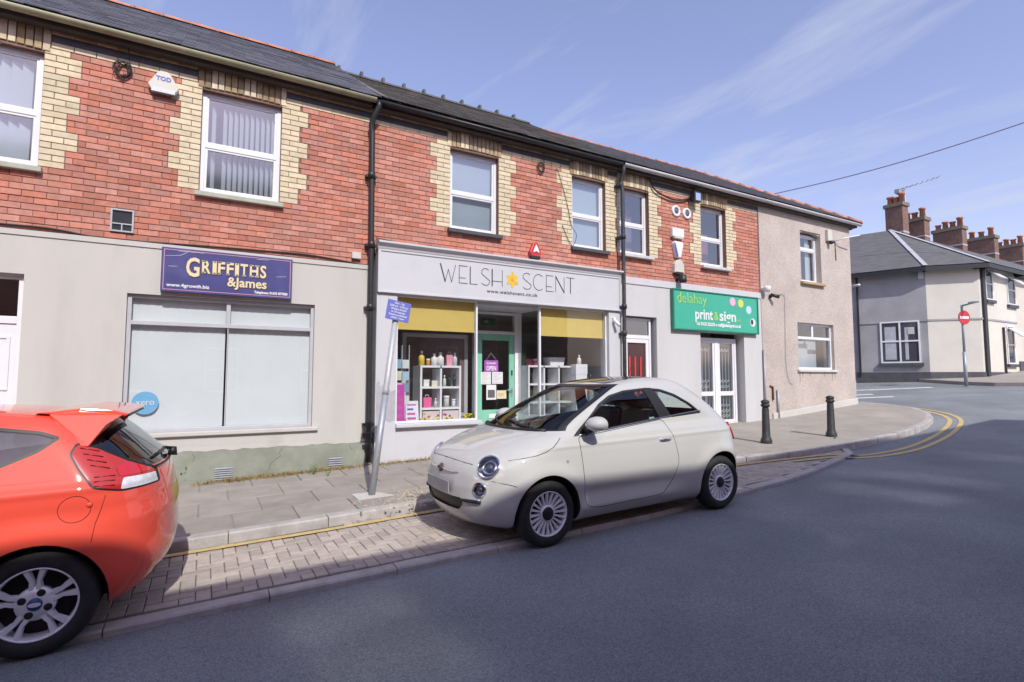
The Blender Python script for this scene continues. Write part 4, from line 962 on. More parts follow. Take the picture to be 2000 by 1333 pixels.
GL = {'W': [([(0, 1), (.32, 0)], T), ([(.32, 0), (.52, .72)], t_), ([(.52, .72), (.74, 0)], t_), ([(.74, 0), (1, 1)], t_)], 'E': [([(0, 0), (0, 1)], t_), ([(0, 1), (1, 1)], t_), ([(0, .3), (.8, .3)], t_), ([(0, 0), (1, 0)], t_)], 'L': [([(0, 1), (0, 0)], T * .8), ([(0, 0), (1, 0)], t_)],
      'S': SL, 'H': [([(0, 0), (0, 1)], T), ([(0, .3), (1, .3)], t_), ([(1, 0), (1, 1)], t_)], 'C': [(arcp(.6, .5, .6, .5, 50, 310, 14), t_)], 'N': [([(0, 0), (0, 1)], t_), ([(0, 1), (1, 0)], T), ([(1, 0), (1, 1)], t_)], 'T': [([(0, 1), (1, 1)], t_), ([(.5, 1), (.5, 0)], T * .8)]}
ws = thing('shop_lettering', (4.8, -.11, 3.0), 'thin dark lettering with a yellow daffodil on the white shop fascia', 'lettering')
M_INK = mat('dark_ink', (.05, .05, .055), .6, 0); YF = -.1155
for c, a, b in (('W', 485, 575), ('E', 597, 645), ('L', 662, 705), ('S', 725, 780), ('H', 792, 852), ('S', 970, 1025), ('C', 1035, 1090), ('E', 1112, 1153), ('N', 1168, 1218), ('T', 1232, 1278)):
    strokes(ws, GL[c], sx(700 + a / 3.03, 540, YF), sx(700 + b / 3.03, 550, YF), 3.13, 3.43, YF, M_INK)
text('www.welshscent.co.uk', .06, M_INK, ws, sx(951, 570, YF), YF + .002, 3.005, width=sx(1050, 578, YF) - sx(951, 570, YF), bold=.001, space=1.15)
fx, fz = sx(1001, 547, YF), 3.275; pt = []
for k in range(48):
    a = 2 * math.pi * k / 48; r = .105 + .028 * math.cos(6 * a); pt.append((fx + r * math.sin(a), fz + r * 1.12 * math.cos(a)))
MB().prism(pt, YF, YF + .003, 'y').build('flower_emblem', mat('daffodil', (.72, .48, .04), .6, .1, 20), ws)
MB().prism([(fx + .035 * math.cos(k * .524), fz + .035 * math.sin(k * .524)) for k in range(12)], YF - .002, YF - .0005, 'y').build('flower_centre', mat('daffodil_core', (.75, .28, .06), .6, 0), ws)
# green print shop sign
Y = -.1
s3 = thing('shop_sign', (10.3, -.06, 2.56), 'green shop sign with white and lime lettering and three coloured dots', 'shop sign')
M_SGR = mat('sign_green', (.05, .40, .27), .4, .04, 2)
MB().box(8.87, 11.76, Y, -.041, 2.57, 3.46).build('board', M_SGR, s3); mb = MB(); bars(mb, 8.86, 11.77, 2.56, 3.47, .03, Y - .02, -.042); mb.build('frame', mat('sign_green_edge', (.02, .2, .13), .5), s3, bevel=.004)
M_LIME = mat('sign_lime', (.42, .62, .08), .5, 0); yb = Y - .004
def s8(px, py=0): return sx(1280 + px / 4.445, 610, Y)
text('delahay', .235, M_LIME, s3, s8(190), yb, 3.17, width=s8(445) - s8(190), bold=-.004)
text('print', .235, M_WHT, s3, s8(345), yb, 2.83, width=s8(497) - s8(345), bold=.006); text('&', .2, M_LIME, s3, s8(507), yb, 2.83, width=s8(545) - s8(507)); text('sign', .235, M_WHT, s3, s8(555), yb, 2.83, width=s8(697) - s8(555), bold=.006)
text('ltd', .06, M_LIME, s3, s8(708), yb, 2.83, width=s8(735) - s8(708))
text('Tel: 01633 222333 e: mail@delahayprint.co.uk', .07, M_WHT, s3, s8(350), yb, 2.69, width=s8(740) - s8(350), bold=.004)
for a, z, c in ((672, 3.30, (.75, .42, .58)), (742, 3.28, (.62, .62, .12)), (810, 3.14, (.48, .66, .78)), (842, 2.84, (.7, .72, .74))):
    x = s8(a); MB().prism([(x + .1 * math.cos(k * .314), z + .1 * math.sin(k * .314)) for k in range(20)], yb - .001, yb + .003, 'y').build('coloured_dot', mat('dot%d' % a, c, .5, 0), s3)
MB().prism([(s8(842) + .05 * math.cos(k * .628) - .03, 2.85 + .07 * math.sin(k * .628)) for k in range(10)], yb - .003, yb - .0015, 'y').build('dot_motif', M_INK, s3)
# round blue sign hanging inside the blinds window
s4 = thing('window_sign', (-.655, .1, 1.02), 'round sky blue sign hanging in the blinds window', 'sign')
MB().lathe([(.001, 0), (.15, 0), (.15, .008), (.001, .008)], (-.66, .078, 1.17), 'y', 36, sm=False).build('disc', mat('sky_blue', (.17, .45, .70), .5, 0), s4)
text('xero', .075, M_WHT, s4, -.66, .075, 1.145, 'CENTER', bold=.001)

# ================================================================== wall fittings
def alarm(label, x, z, w, h, m, shape='box', txt=None, d=.09, low=None):
    t = thing('alarm_box', (x, -.05, z), label, 'alarm box'); hw, hh = w / 2, h / 2
    poly = {'box': [(-hw, -hh), (hw, -hh), (hw, hh), (-hw, hh)], 'tri': [(-hw, -hh * .55), (-hw * .8, -hh), (hw * .8, -hh), (hw, -hh * .55), (hw * .38, hh * .9), (hw * .22, hh), (-hw * .22, hh), (-hw * .38, hh * .9)],
            'shield': [(-hw * .45, -hh), (hw * .45, -hh), (hw, hh * .7), (hw * .8, hh), (-hw * .8, hh), (-hw, hh * .7)], 'dome': [(-hw, -hh), (hw, -hh), (hw * .95, hh * .3), (hw * .6, hh * .85), (0, hh), (-hw * .6, hh * .85), (-hw * .95, hh * .3)],
            'hex': [(-hw, -hh * .35), (-hw * .7, -hh), (hw * .7, -hh), (hw, -hh * .35), (hw * .3, hh), (-hw * .3, hh)]}[shape]
    MB().prism([(x + a, z + b) for a, b in poly], -d, -.001, 'y').build('case', m, t, bevel=.012)
    if low: MB().box(x - hw * .75, x + hw * .75, -d - .004, -d * .3, z - hh - .03, z - hh + .02).build('strobe', low, t)
    return t
M_CRM = mat('cream_plastic', (.58, .56, .50), .5, .05, 5)
a1 = alarm('cream triangular alarm box with blue letters under the gutter', -.605, 5.50, .36, .27, M_CRM, 'tri', low=M_STEEL)
text('TOD', .055, mat('blue_ink', (.12, .12, .5), .5, 0), a1, -.605, -.093, 5.50, 'CENTER', bold=.003)
a2 = alarm('red and white alarm box just above the white shop fascia', 5.33, 3.90, .26, .28, mat('alarm_red', (.55, .04, .05), .4, .05, 4), 'hex', low=M_BLACK)
MB().prism([(5.33 + a, 3.9 + b) for a, b in ((-.07, -.06), (0, -.03), (.07, -.06), (.04, .03), (0, .1), (-.04, .03))], -.104, -.1005, 'y').build('emblem', M_WHT, a2)
for i, (px, py, lab) in enumerate(((1322, 412, 'left of the two round white wall vents above the print shop'), (1343, 417, 'right of the two round white wall vents above the print shop'))):
    p = onY(px, py, -.04); t = thing('round_vent', (p.x, -.02, p.z), lab, 'vent')
    MB().lathe([(.13, 0), (.13, -.03), (.11, -.04), (.075, -.035), (.07, 0)], (p.x, -.001, p.z), 'y', 20, cap=False).build('rim', M_WHITE, t); MB().lathe([(.001, 0), (.075, 0), (.075, -.02), (.001, -.02)], (p.x, -.004, p.z), 'y', 16).build('flap', mat('grey_flap', (.12, .12, .13), .6), t)
alarm('white rectangular alarm box above the print shop sign', 9.1, 4.74, .36, .20, M_WHITE, 'box', low=M_CRM)
a3 = alarm('white and blue shield-shaped alarm box above the print shop sign', 9.1, 4.36, .30, .36, M_WHITE, 'shield'); MB().prism([(8.955, 4.5), (8.99, 4.5), (9.08, 4.2), (9.03, 4.17)], -.094, -.0905, 'y').build('stripe', mat('alarm_blue', (.05, .08, .4), .4, 0), a3)
alarm('cream dome-shaped alarm box nearest the print shop sign', 9.11, 3.98, .30, .30, M_CRM, 'dome', low=M_BLACK)
def bulb(label, x, z, y=-.02):
    t = thing('wall_lamp', (x, y, z), label, 'wall lamp'); MB().lathe([(.05, 0), (.05, -.03), (.02, -.04), (.02, -.12)], (x, y + .02, z), 'y', 12).build('mount', M_BLACK, t)
    MB().lathe([(.02, .08), (.07, .06), (.09, -.05), (.08, -.1), (.001, -.1)], (x, y - .14, z), 'z', 14).build('lamp_head', M_BLACK, t)
bulb('black wall lamp between alarm boxes and the green sign', 9.1, 3.70, -.04)
fl = thing('flood_light', (9.62, -.1, 5.6), 'black floodlight under the gutter beside the pink curtain window', 'floodlight')
MB().box(9.52, 9.74, -.2, -.08, 5.5, 5.74).build('housing', M_BLACK, fl, bevel=.01); MB().box(9.55, 9.71, -.205, -.2005, 5.53, 5.70).build('lens', M_CHROME, fl); MB().box(9.6, 9.66, -.08, .0, 5.58, 5.64).build('bracket', M_BLACK, fl)
def cctv(label, x, z, aim, dome=False):
    t = thing('security_camera', (x, -.04, z), label, 'camera'); MB().lathe([(.05, 0), (.05, -.03), (.02, -.05), (.02, -.1)], (x, -.031, z), 'y', 12).build('mount', M_WHITE if dome else M_BLACK, t)
    if dome: MB().lathe([(.08, .05), (.09, .0), (.08, -.05), (.05, -.09), (.001, -.1)], (x, -.17, z), 'z', 14).build('dome', M_WHITE, t)
    else: a = Vector((x, -.15, z)); MB().tube([a - aim * .09, a + aim * .12], [.04, .045], 10).build('barrel', M_BLACK, t)
cctv('white security camera at the corner between brickwork and pebbledash', 12.06, 3.72, None, True); cctv('dark security camera on the pebbledash beside the green sign', 12.36, 3.56, Vector((.7, -.6, -.3)).normalized())
sl_ = thing('sensor_light', (14.95, -.05, 5.43), 'beige sensor light on the pebbledash beside the upper window', 'wall lamp'); MB().box(14.9, 15.12, -.11, -.031, 5.3, 5.62).build('case', M_CRM, sl_, bevel=.01); MB().lathe([(.001, -.08), (.06, -.05), (.06, .02)], (15.02, -.13, 5.28), 'z', 10).build('sensor', M_BLACK, sl_)
tr = thing('cable_bracket', (15.5, -.03, 5.4), 'thin white cable bracket near the top corner of the pebbledash', 'bracket'); MB().tube([(15.3, -.05, 5.35), (15.5, -.25, 5.42), (15.95, -.4, 5.52)], .018, 6).build('arm', M_WHITE, tr); MB().tube([(15.35, -.04, 5.35), (15.37, -.04, 4.8)], .012, 6).build('lead', M_BLACK, tr)
jb = thing('junction_box', (2.02, -.04, 3.4), 'small cream junction box beside the tall black downpipe', 'box'); MB().box(1.95, 2.09, -.06, -.002, 3.37, 3.47).build('case', M_CRM, jb, bevel=.006)
sc = thing('shop_camera', (7.2, -.1, 2.6), 'white camera on the right pilaster of the perfume shop', 'camera'); MB().box(7.16, 7.22, -.13, -.0755, 2.62, 2.72).build('mount', M_WHITE, sc, bevel=.008); MB().tube([(7.18, -.13, 2.66), (7.24, -.22, 2.55)], .035, 10).build('barrel', M_WHITE, sc)
# downpipes
def downpipe(parent, pts, r, m, sockets):
    o = MB().tube(pts, r, 12).build('downpipe', m, parent)
    for z in sockets:
        p = min(pts, key=lambda q: abs(q[2] - z)); MB().lathe([(r * 1.35, -.045), (r * 1.35, .045), (r, .06)], (p[0], p[1], z), n=12).build('pipe_socket', m, o)
        MB().box(p[0] - r * 2, p[0] + r * 2, p[1], .0, z - .02, z + .02).build('pipe_clip', m, o)
downpipe(h1, [(2.29, -.22, 5.92), (2.29, -.22, 5.84), (2.22, -.14, 5.66), (2.2, -.1, 5.55), (2.22, -.1, 5.4), (2.235, -.1, 3.6), (2.24, -.1, .9), (2.24, -.11, .75), (2.245, -.1, .2)], .043, M_BLACK, (4.72, 3.6, 2.6, .78, .62, .45))
downpipe(h3, [(7.4, -.22, 5.88), (7.4, -.22, 5.76), (7.4, -.12, 5.6), (7.41, -.16, 5.4), (7.41, -.16, 3.7), (7.405, -.17, 3.4), (7.405, -.16, 2.0), (7.405, -.16, .25)], .04, M_BLACKI, (5.5, 4.4, 2.95, 2.4))
gp = thing('grey_conduit', (12.0, -.05, .45), 'thin grey pipe standing between the print shop and the pebbledash', 'pipe'); MB().tube([(12.0, -.07, .4), (12.0, -.07, 2.2)], .022, 8).build('pipe', M_STEEL, gp)
g2 = thing('gas_pipe', (12.35, -.06, .5), 'two short rusty pipes at the foot of the pebbledash', 'pipe'); MB().tube([(12.32, -.06, .95), (12.32, -.06, 1.28), (12.22, -.05, 1.3)], .022, 8).build('pipe', mat('rust', (.2, .08, .05), .8), g2); MB().tube([(12.5, -.07, .45), (12.5, -.07, 1.2)], .028, 8).build('pipe', M_STEEL, g2)
# cables
def cable(label, pts, r=.008, m=None, name='cable'):
    return tag(MB().tube([tuple(p) for p in smooth3(pts)], r, 6).build(name, m or M_CABLE), label, 'cable')
def smooth3(pts, n=5):
    P = [Vector(p) for p in pts]; out = []
    for i in range(len(P) - 1):
        p0, p1, p2, p3 = P[max(i - 1, 0)], P[i], P[i + 1], P[min(i + 2, len(P) - 1)]
        for k in range(n):
            t = k / n; out.append(.5 * ((2 * p1) + (p2 - p0) * t + (2 * p0 - 5 * p1 + 4 * p2 - p3) * t * t + (3 * p1 - p0 - 3 * p2 + p3) * t**3))
    return out + [P[-1]]
def pxl(lst, y): return [onY(a, b, y) for a, b in lst]
cable('black cable sagging along the bottom of the brickwork above the beige wall', pxl([(-60, 428), (0, 437), (100, 447), (200, 466), (300, 474), (400, 481), (500, 489), (600, 498), (680, 512), (712, 520)], -.02), .011)
cable('thin wire looping down beside the right window over the perfume shop', pxl([(1085, 330), (1092, 340), (1108, 400), (1116, 440), (1126, 460), (1117, 480), (1098, 440)], -.02), .006)
cable('wire running along the brickwork just above the white fascia', pxl([(735, 465), (800, 478), (850, 482), (900, 492), (965, 500)], -.02), .007)
cable('black cable drooping under the gutter above the print shop', pxl([(1268, 352), (1280, 372), (1300, 384), (1320, 391), (1345, 388), (1357, 370)], -.05), .018)
cable('thin wire crossing the pebbledash from the dark camera downwards', pxl([(1505, 578), (1530, 576), (1533, 600), (1535, 700), (1540, 740), (1548, 752)], -.05), .006, M_STEEL)
def coil(label, cx, cz, rr, n, r):
    pts = []
    for k in range(n * 10): a = k * math.pi / 5; q = rr * (1 + .12 * math.sin(k * 1.7) + .1 * math.sin(k * .31)); pts.append((cx + q * .8 * math.cos(a) + .02 * math.sin(k * .5), -.03 - .004 * (k % 7), cz + q * math.sin(a)))
    pts = [(cx - .02, -.03, cz + .42), (cx + .05, -.05, cz + .3)] + pts; cable(label, pts, r, name='cable_coil')
p = onY(240, 137, -.02); coil('coil of black cable hanging on the brickwork beside the triangular alarm box', p.x, p.z, .1, 6, .006)
p = onY(1056, 328, -.02); coil('small cable coil hanging on the brickwork above the red alarm box', p.x, p.z, .09, 3, .007)
# overhead line to the terrace
a, b = EYE + ray(1470, 388) * 27, EYE + ray(2150, 188) * 18
cable('overhead service cable crossing the sky at the right', [a.lerp(b, k / 6) - Vector((0, 0, .3 * math.sin(math.pi * k / 6))) for k in range(7)], .024, mat('overhead_cable', (.28, .28, .42), .6, 0), 'overhead_cable')

# ================================================================== street furniture
def bollard(px, py, label):
    p = onS(px, py, zpave); t = thing('bollard', (p.x, p.y, zpave(p.x, p.y)), label, 'bollard', 'black iron bollards on the pavement')
    MB().lathe([(.10, -.05), (.10, .05), (.085, .09), (.072, .12), (.06, .62), (.055, .64), (.055, .655), (.06, .66)], p, n=18).build('post', M_BLACKI, t)
    MB().lathe([(.06, .658), (.078, .672), (.078, .70), (.06, .72), (.075, .74), (.075, .765), (.04, .79), (.001, .795)], p, n=18).build('cap', M_BLACKI, t)
bollard(1497, 866, 'black iron bollard nearer the cream car'); bollard(1624, 853, 'black iron bollard further from the cream car, near the corner')
b = onS(726, 968, zpave); b = Vector((b.x, b.y, zpave(b.x, b.y))); tp = onY(772, 626, b.y + .12); ps = thing('parking_sign', b, 'leaning grey pole with a small blue waiting-time plate by the kerb', 'street sign')
ax = (tp - b).normalized()
MB().tube([b - ax * .05, b + ax * 1.2], .04, 14).build('pole', M_STEEL, ps); MB().tube([b + ax * 1.2, b + ax * 1.26, tp], [.04, .037, .037], 14).build('upper_pole', mat('lit_pole_steel', (.46, .47, .49), .5, .08, 20, metal=.2), ps)  # upper length paler: shade differences along the pole put into its colour
MB().tube([tp, tp + ax * .04], .04, 12).build('pole_cap', M_BLACK, ps); MB().box(b.x - .2, b.x + .28, b.y - .16, b.y + .16, b.z - .03, b.z + .008).build('foundation', M_REND1, ps)
pc = onY(778, 608, tp.y - .05); rot = Matrix.Rotation(R(9), 4, 'Y') @ Matrix.Rotation(R(4), 4, 'Z'); MT = Matrix.Translation(pc) @ rot
MB().box(-.155, .155, -.006, .006, -.125, .125, MT).build('plate', mat('sign_blue', (.16, .18, .55), .4, .04, 4), ps, bevel=.003)
mb = MB()
for q in ((-.05, ), (.05, )): mb.box(-.05, .05, .006, .07, q[0] - .012, q[0] + .012, MT)
mb.build('bracket', M_STEEL, ps)
for k, s_ in enumerate(('Mon - Sat', '8.00 am - 6.00 pm', 'Waiting limited', 'to 20 minutes', 'Return prohibited', 'within 1 hour')):
    o = MT @ Vector((0, -.0075, .082 - k * .037)); text(s_, .024, M_WHT, ps, o.x, o.y, o.z, 'CENTER', bold=.0006, thick=.0008, M=rot.to_3x3(), sx=.95)
def noentry(px, py, depth, zc_px, label, ang):
    r = ray(px, py); p = EYE + r * depth; g = zr(p.x) + .12; t = thing('no_entry_sign', (p.x, p.y, g), label, 'street sign', 'no entry signs at the side street')
    zc = (EYE + ray(px, zc_px) * depth).z; MB().tube([(p.x, p.y, g - .1), (p.x, p.y, g + 1.1)], .055, 12).build('lower_post', M_STEEL, t); MB().tube([(p.x, p.y, g + 1.1), (p.x, p.y, zc + .45)], .038, 12).build('post', M_STEEL, t)
    M4 = Matrix.Rotation(R(ang), 3, 'Z')
    MB().lathe([(.001, 0), (.25, 0), (.25, .02), (.001, .02)], Vector((p.x, p.y, zc)) + M4 @ Vector((0, -.07, 0)), 'y', 28, M4, sm=False).build('disc', mat('no_entry_red', (.50, .03, .04), .4, .04, 4), t)
    mb = MB(); mb.box(-.185, .185, -.076, -.0705, -.045, .045, Matrix.Translation((p.x, p.y, zc)) @ M4.to_4x4()); mb.build('bar', M_WHT, t)
    mb = MB(); mb.tube([Vector((p.x, p.y, zc + .42)), Vector((p.x, p.y, zc + .46)) + M4 @ Vector((0, -.5, .03))], .03, 8); mb.build('light_arm', M_STEEL, t); mb = MB(); mb.tube([Vector((p.x, p.y, zc + .45)) + M4 @ Vector((0, -.25, .03)), Vector((p.x, p.y, zc + .46)) + M4 @ Vector((0, -.62, .05))], [.05, .035], 10); mb.build('sign_light', M_WPT, t)
p = onS(1887, 749, lambda x, y: zr(x) + .12); noentry(1887, 749, (p - EYE).dot(FW), 620, 'no entry sign on a grey post in front of the cream corner wall', -18)
noentry(1654, 780, 16.9, 592, 'no entry sign half hidden behind the pebbledashed house', -14)

# ================================================================== weeds and litter at the wall foot
def weed(px, py, h, n, label, m=None):
    p = onS(px, py, zpave); t = thing('weed', (p.x, p.y, zpave(p.x, p.y)), label, 'plant'); mb, st = MB(), MB(); rs = random.Random(px)
    for k in range(n):
        a = rs.uniform(0, 6.28); l = h * rs.uniform(.5, 1); tip = Vector((math.cos(a) * l * .5, math.sin(a) * l * .35 - .02, l)) + p; st.tube([p, p.lerp(tip, .5) + Vector((0, 0, l * .12)), tip], .0025, 4)
        for q in range(5):
            c = p.lerp(tip, .35 + .16 * q) + Vector((rs.uniform(-.02, .02), rs.uniform(-.02, .02), rs.uniform(0, .03))); s_ = h * rs.uniform(.1, .2); d = Vector((rs.uniform(-1, 1), rs.uniform(-1, 1), rs.uniform(-.2, .6))).normalized(); u = d.orthogonal().normalized() * .35
            mb.add([c, c + (d * .5 + u) * s_, c + d * s_, c + (d * .5 - u) * s_], [(0, 1, 2, 3)])
    st.build('stem', m or M_LEAF, t); mb.build('leaf', m or M_LEAF, t, fix=False)
weed(358, 946, .24, 9, 'green weed sprouting at the plinth beside the red car'); weed(612, 928, .14, 7, 'green weed below the green plinth near the air vents'); weed(640, 931, .1, 5, 'small weed directly beside the right air vent'); weed(1630, 858, .08, 8, 'weed tuft at the base of the far bollard'); weed(1545, 803, .2, 6, 'weed against the pebbledashed wall foot', M_DRY); weed(705, 1010, .07, 6, 'small weed growing along the kerb joint')
mb = MB(); rs = random.Random(3)
for k in range(2600):
    x = rs.choice((rs.uniform(-.1, 2.2), rs.uniform(.3, 2.0), rs.uniform(2.3, 4.2))); y = -.06 - abs(rs.gauss(0, .07)) - (.03 if x < 2.25 else .05); z = zpave(x, y); h = rs.uniform(.01, .07); a = rs.uniform(0, 6.28); w = .006
    mb.add([(x - w * math.cos(a), y - w * math.sin(a), z), (x + w * math.cos(a), y + w * math.sin(a), z), (x + rs.uniform(-.05, .05), y + rs.uniform(-.05, .03), z + h)], [(0, 1, 2)])
tag(mb.build('dry_grass', M_DRY, fix=False), 'dry yellow grass and moss along the foot of the shop walls', 'grass', kind='stuff')
mb = MB()
for k in range(420):
    x, y = rs.gauss(2.05, .28), rs.gauss(-2.4, .22); y = max(y, -2.78); s_ = rs.uniform(.004, .022); z = zpave(x, y) - .002; a = rs.uniform(0, 6.28); c, d = math.cos(a) * s_, math.sin(a) * s_
    mb.add([(x + c, y + d, z), (x - d, y + c, z), (x - c, y - d, z), (x + d, y - c, z), (x, y, z + s_ * .8)], [(0, 1, 4), (1, 2, 4), (2, 3, 4), (3, 0, 4)])
tag(mb.build('rubble', mat('rubble', (.42, .36, .26), .95, .3, 60), fix=False), 'loose stones and dry leaves beside the sign pole foot', 'rubble', kind='stuff')

# ================================================================== things in the perfume shop's window
M_SHELF = mat('white_laminate', (.72, .72, .74), .5, .03, 4)
def shelf_unit(x0, y0, z0, nx, nz, c, d, label):
    t = thing('shelf_unit', (x0 + nx * c / 2, y0 + d / 2, z0), label, 'shelves'); th = .035; W_, H_ = nx * c, nz * c
    for k in range(nx + 1): MB().box(x0 + k * c - th / 2, x0 + k * c + th / 2, y0, y0 + d, z0 + (th if 0 < k < nx else 0), z0 + H_ - (th if 0 < k < nx else -.018)).build('side_panel' if k in (0, nx) else 'divider', M_SHELF, t)
    for k in range(nz + 1):
        for j in range(nx): MB().box(x0 + j * c + th / 2, x0 + (j + 1) * c - th / 2, y0 + .001, y0 + d - .001, z0 + k * c - (th / 2 if k else 0), z0 + k * c + th / 2).build('shelf', M_SHELF, t)
    return t
SY = .38; u0 = onY(823, 716, SY); c_ = (onY(899, 722, SY).x - u0.x) / 2; zb_ = u0.z - 3 * c_
shelf_unit(u0.x, SY, zb_, 2, 3, c_, .38, 'white open cube shelf unit behind the left shop window')
MB_ = MB
def bottle(x, y, z, h, r, m, label, kind='bottle', cap=None):
    t = thing(kind, (x, y, z), label, kind.replace('_', ' '))
    if kind == 'bottle': MB().lathe([(r, 0), (r, h * .55), (r * .8, h * .66), (r * .35, h * .72), (r * .35, h * .8)], (x, y, z), n=14).build('body', m, t); MB().lathe([(r * .45, h * .8), (r * .45, h), (.001, h)], (x, y, z), n=12).build('cap', cap or M_BLACK, t)
    elif kind == 'candle_jar': MB().lathe([(r, 0), (r, h * .75), (r * .95, h * .78)], (x, y, z), n=14).build('jar', m, t); MB().lathe([(r * 1.05, h * .78), (r * 1.05, h), (.001, h)], (x, y, z), n=14).build('lid', cap or M_SHELF, t)
    elif kind == 'gift_bag': MB().prism([(x - r, z), (x + r, z), (x + r * 1.1, z + h * .8), (x - r * 1.1, z + h * .8)], y - r * .5, y + r * .5, 'y').build('bag', m, t); MB().tube([(x - r * .5, y, z + h * .8), (x - r * .3, y, z + h), (x + r * .3, y, z + h), (x + r * .5, y, z + h * .8)], .006, 6).build('handle', cap or m, t)
    elif kind == 'gift_box': MB().box(x - r, x + r, y - r * .6, y + r * .6, z, z + h * .8).build('box', m, t, bevel=.004); MB().box(x - r * 1.04, x + r * 1.04, y - r * .64, y + r * .64, z + h * .8, z + h).build('lid', cap or m, t)
G = lambda n, c: mat('goods_' + n, c, .45, .05, 12)
tops = zb_ + 3 * c_ + .019
for px, h, r, m, lab, kd in ((823, .26, .055, G('yellow', (.68, .5, .08)), 'yellow bottle at the left end of the shelf top', 'bottle'), (836, .12, .035, G('orange', (.62, .28, .06)), 'small orange candle jar on the shelf top', 'candle_jar'), (848, .22, .06, G('white', (.7, .7, .68)), 'white bottle left of its twin on the shelf top', 'bottle'), (860, .24, .065, G('white', (.7, .7, .68)), 'white bottle right of its twin on the shelf top', 'bottle'), (877, .25, .055, G('pink', (.72, .3, .38)), 'pink gift bag on the shelf top', 'gift_bag'), (888, .24, .045, G('clear', (.5, .55, .58)), 'grey bottle at the right end of the shelf top', 'bottle')):
    p = onY(px, 715, SY + .15); bottle(p.x, SY + .15, tops, h, r, m, lab, kd, M_SHELF)
lv = [zb_ + c_ + .018, zb_ + 2 * c_ + .018]
for px, row, h, r, m, lab, kd in ((832, 1, .12, .05, G('white', (.7, .7, .68)), 'white gift box in the upper left cube of the shelf', 'gift_box'), (848, 1, .1, .05, G('cream', (.68, .6, .45)), 'cream gift box in the upper left cube of the shelf', 'gift_box'),
                                  (868, 1, .2, .028, G('pale', (.6, .62, .64)), 'pale slim bottle in the upper right cube of the shelf', 'bottle'), (877, 1, .22, .028, G('black', (.03, .03, .035)), 'black slim bottle on the left in the upper right cube', 'bottle'), (887, 1, .22, .028, G('black', (.03, .03, .035)), 'black slim bottle on the right in the upper right cube', 'bottle'),
                                  (834, 0, .22, .07, G('hotpink', (.72, .12, .3)), 'bright pink gift bag in the lower left cube of the shelf', 'gift_bag'), (851, 0, .16, .03, G('clear', (.5, .55, .58)), 'grey bottle in the lower left cube of the shelf', 'bottle'), (872, 0, .2, .05, G('clear2', (.55, .56, .52)), 'grey jar in the lower right cube of the shelf', 'candle_jar'), (886, 0, .14, .035, G('white', (.7, .7, .68)), 'white jar in the lower right cube of the shelf', 'candle_jar')):
    p = onY(px, 760, SY + .12); bottle(p.x, SY + .12, lv[row], h, r, m, lab, kd, M_BLACK if 'black' in lab else M_SHELF)
for k, s_ in enumerate(('left', 'right')):
    bx_ = u0.x + k * c_; t = thing('storage_box', (bx_ + c_ / 2, SY + .1, zb_ + .02), 'floral patterned box in the %s bottom cube of the shelf' % s_, 'box'); MB().box(bx_ + .03, bx_ + c_ - .03, SY - .01, SY + .33, zb_ + .02, zb_ + c_ - .04).build('box', G('floral', (.62, .52, .52)), t)
    rs = random.Random(k)
    for q in range(9):
        a, b = bx_ + rs.uniform(.05, c_ - .05), zb_ + rs.uniform(.05, c_ - .07); MB().lathe([(.001, 0), (.022, .0), (.022, .002)], (a, SY - .0125, b), 'y', 8).build('flower_print', G(*rs.choice((('plum', (.35, .05, .2)), ('gold', (.65, .45, .05)), ('hotpink', (.72, .12, .3))))), t)
# daffodil posies along the front of the deck
M_DAF = G('daffodil', (.72, .55, .03))
for i, px in enumerate((790, 826, 852, 878, 912, 922)):
    p = onY(px, 818, .16); t = thing('daffodil_posy', (p.x, .16, .762), ['small daffodil posy by the magazines at the shop window', 'daffodil posy below the left floral box', 'daffodil posy between the floral boxes', 'daffodil posy below the right floral box', 'large daffodil bunch by the left of the mint door', 'large daffodil bunch nearest the white shop mullion'][i], 'flowers'); rs = random.Random(i); n = 14 if i > 3 else 6; mb, gb = MB(), MB()
    for k in range(n):
        a = Vector((p.x + rs.uniform(-.06, .06), .16 + rs.uniform(-.03, .03), .775 + rs.uniform(0, .09 if i > 3 else .04))); mb.lathe([(.001, 0), (.022, .008), (.012, .012), (.012, .025)], a, 'z', 6, Euler((rs.uniform(-1.4, -.4), 0, rs.uniform(-.6, .6))).to_matrix()); gb.tube([(a.x, a.y, .762), a], .003, 4)
    mb.build('bloom', M_DAF, t); gb.build('stem', M_LEAF, t)
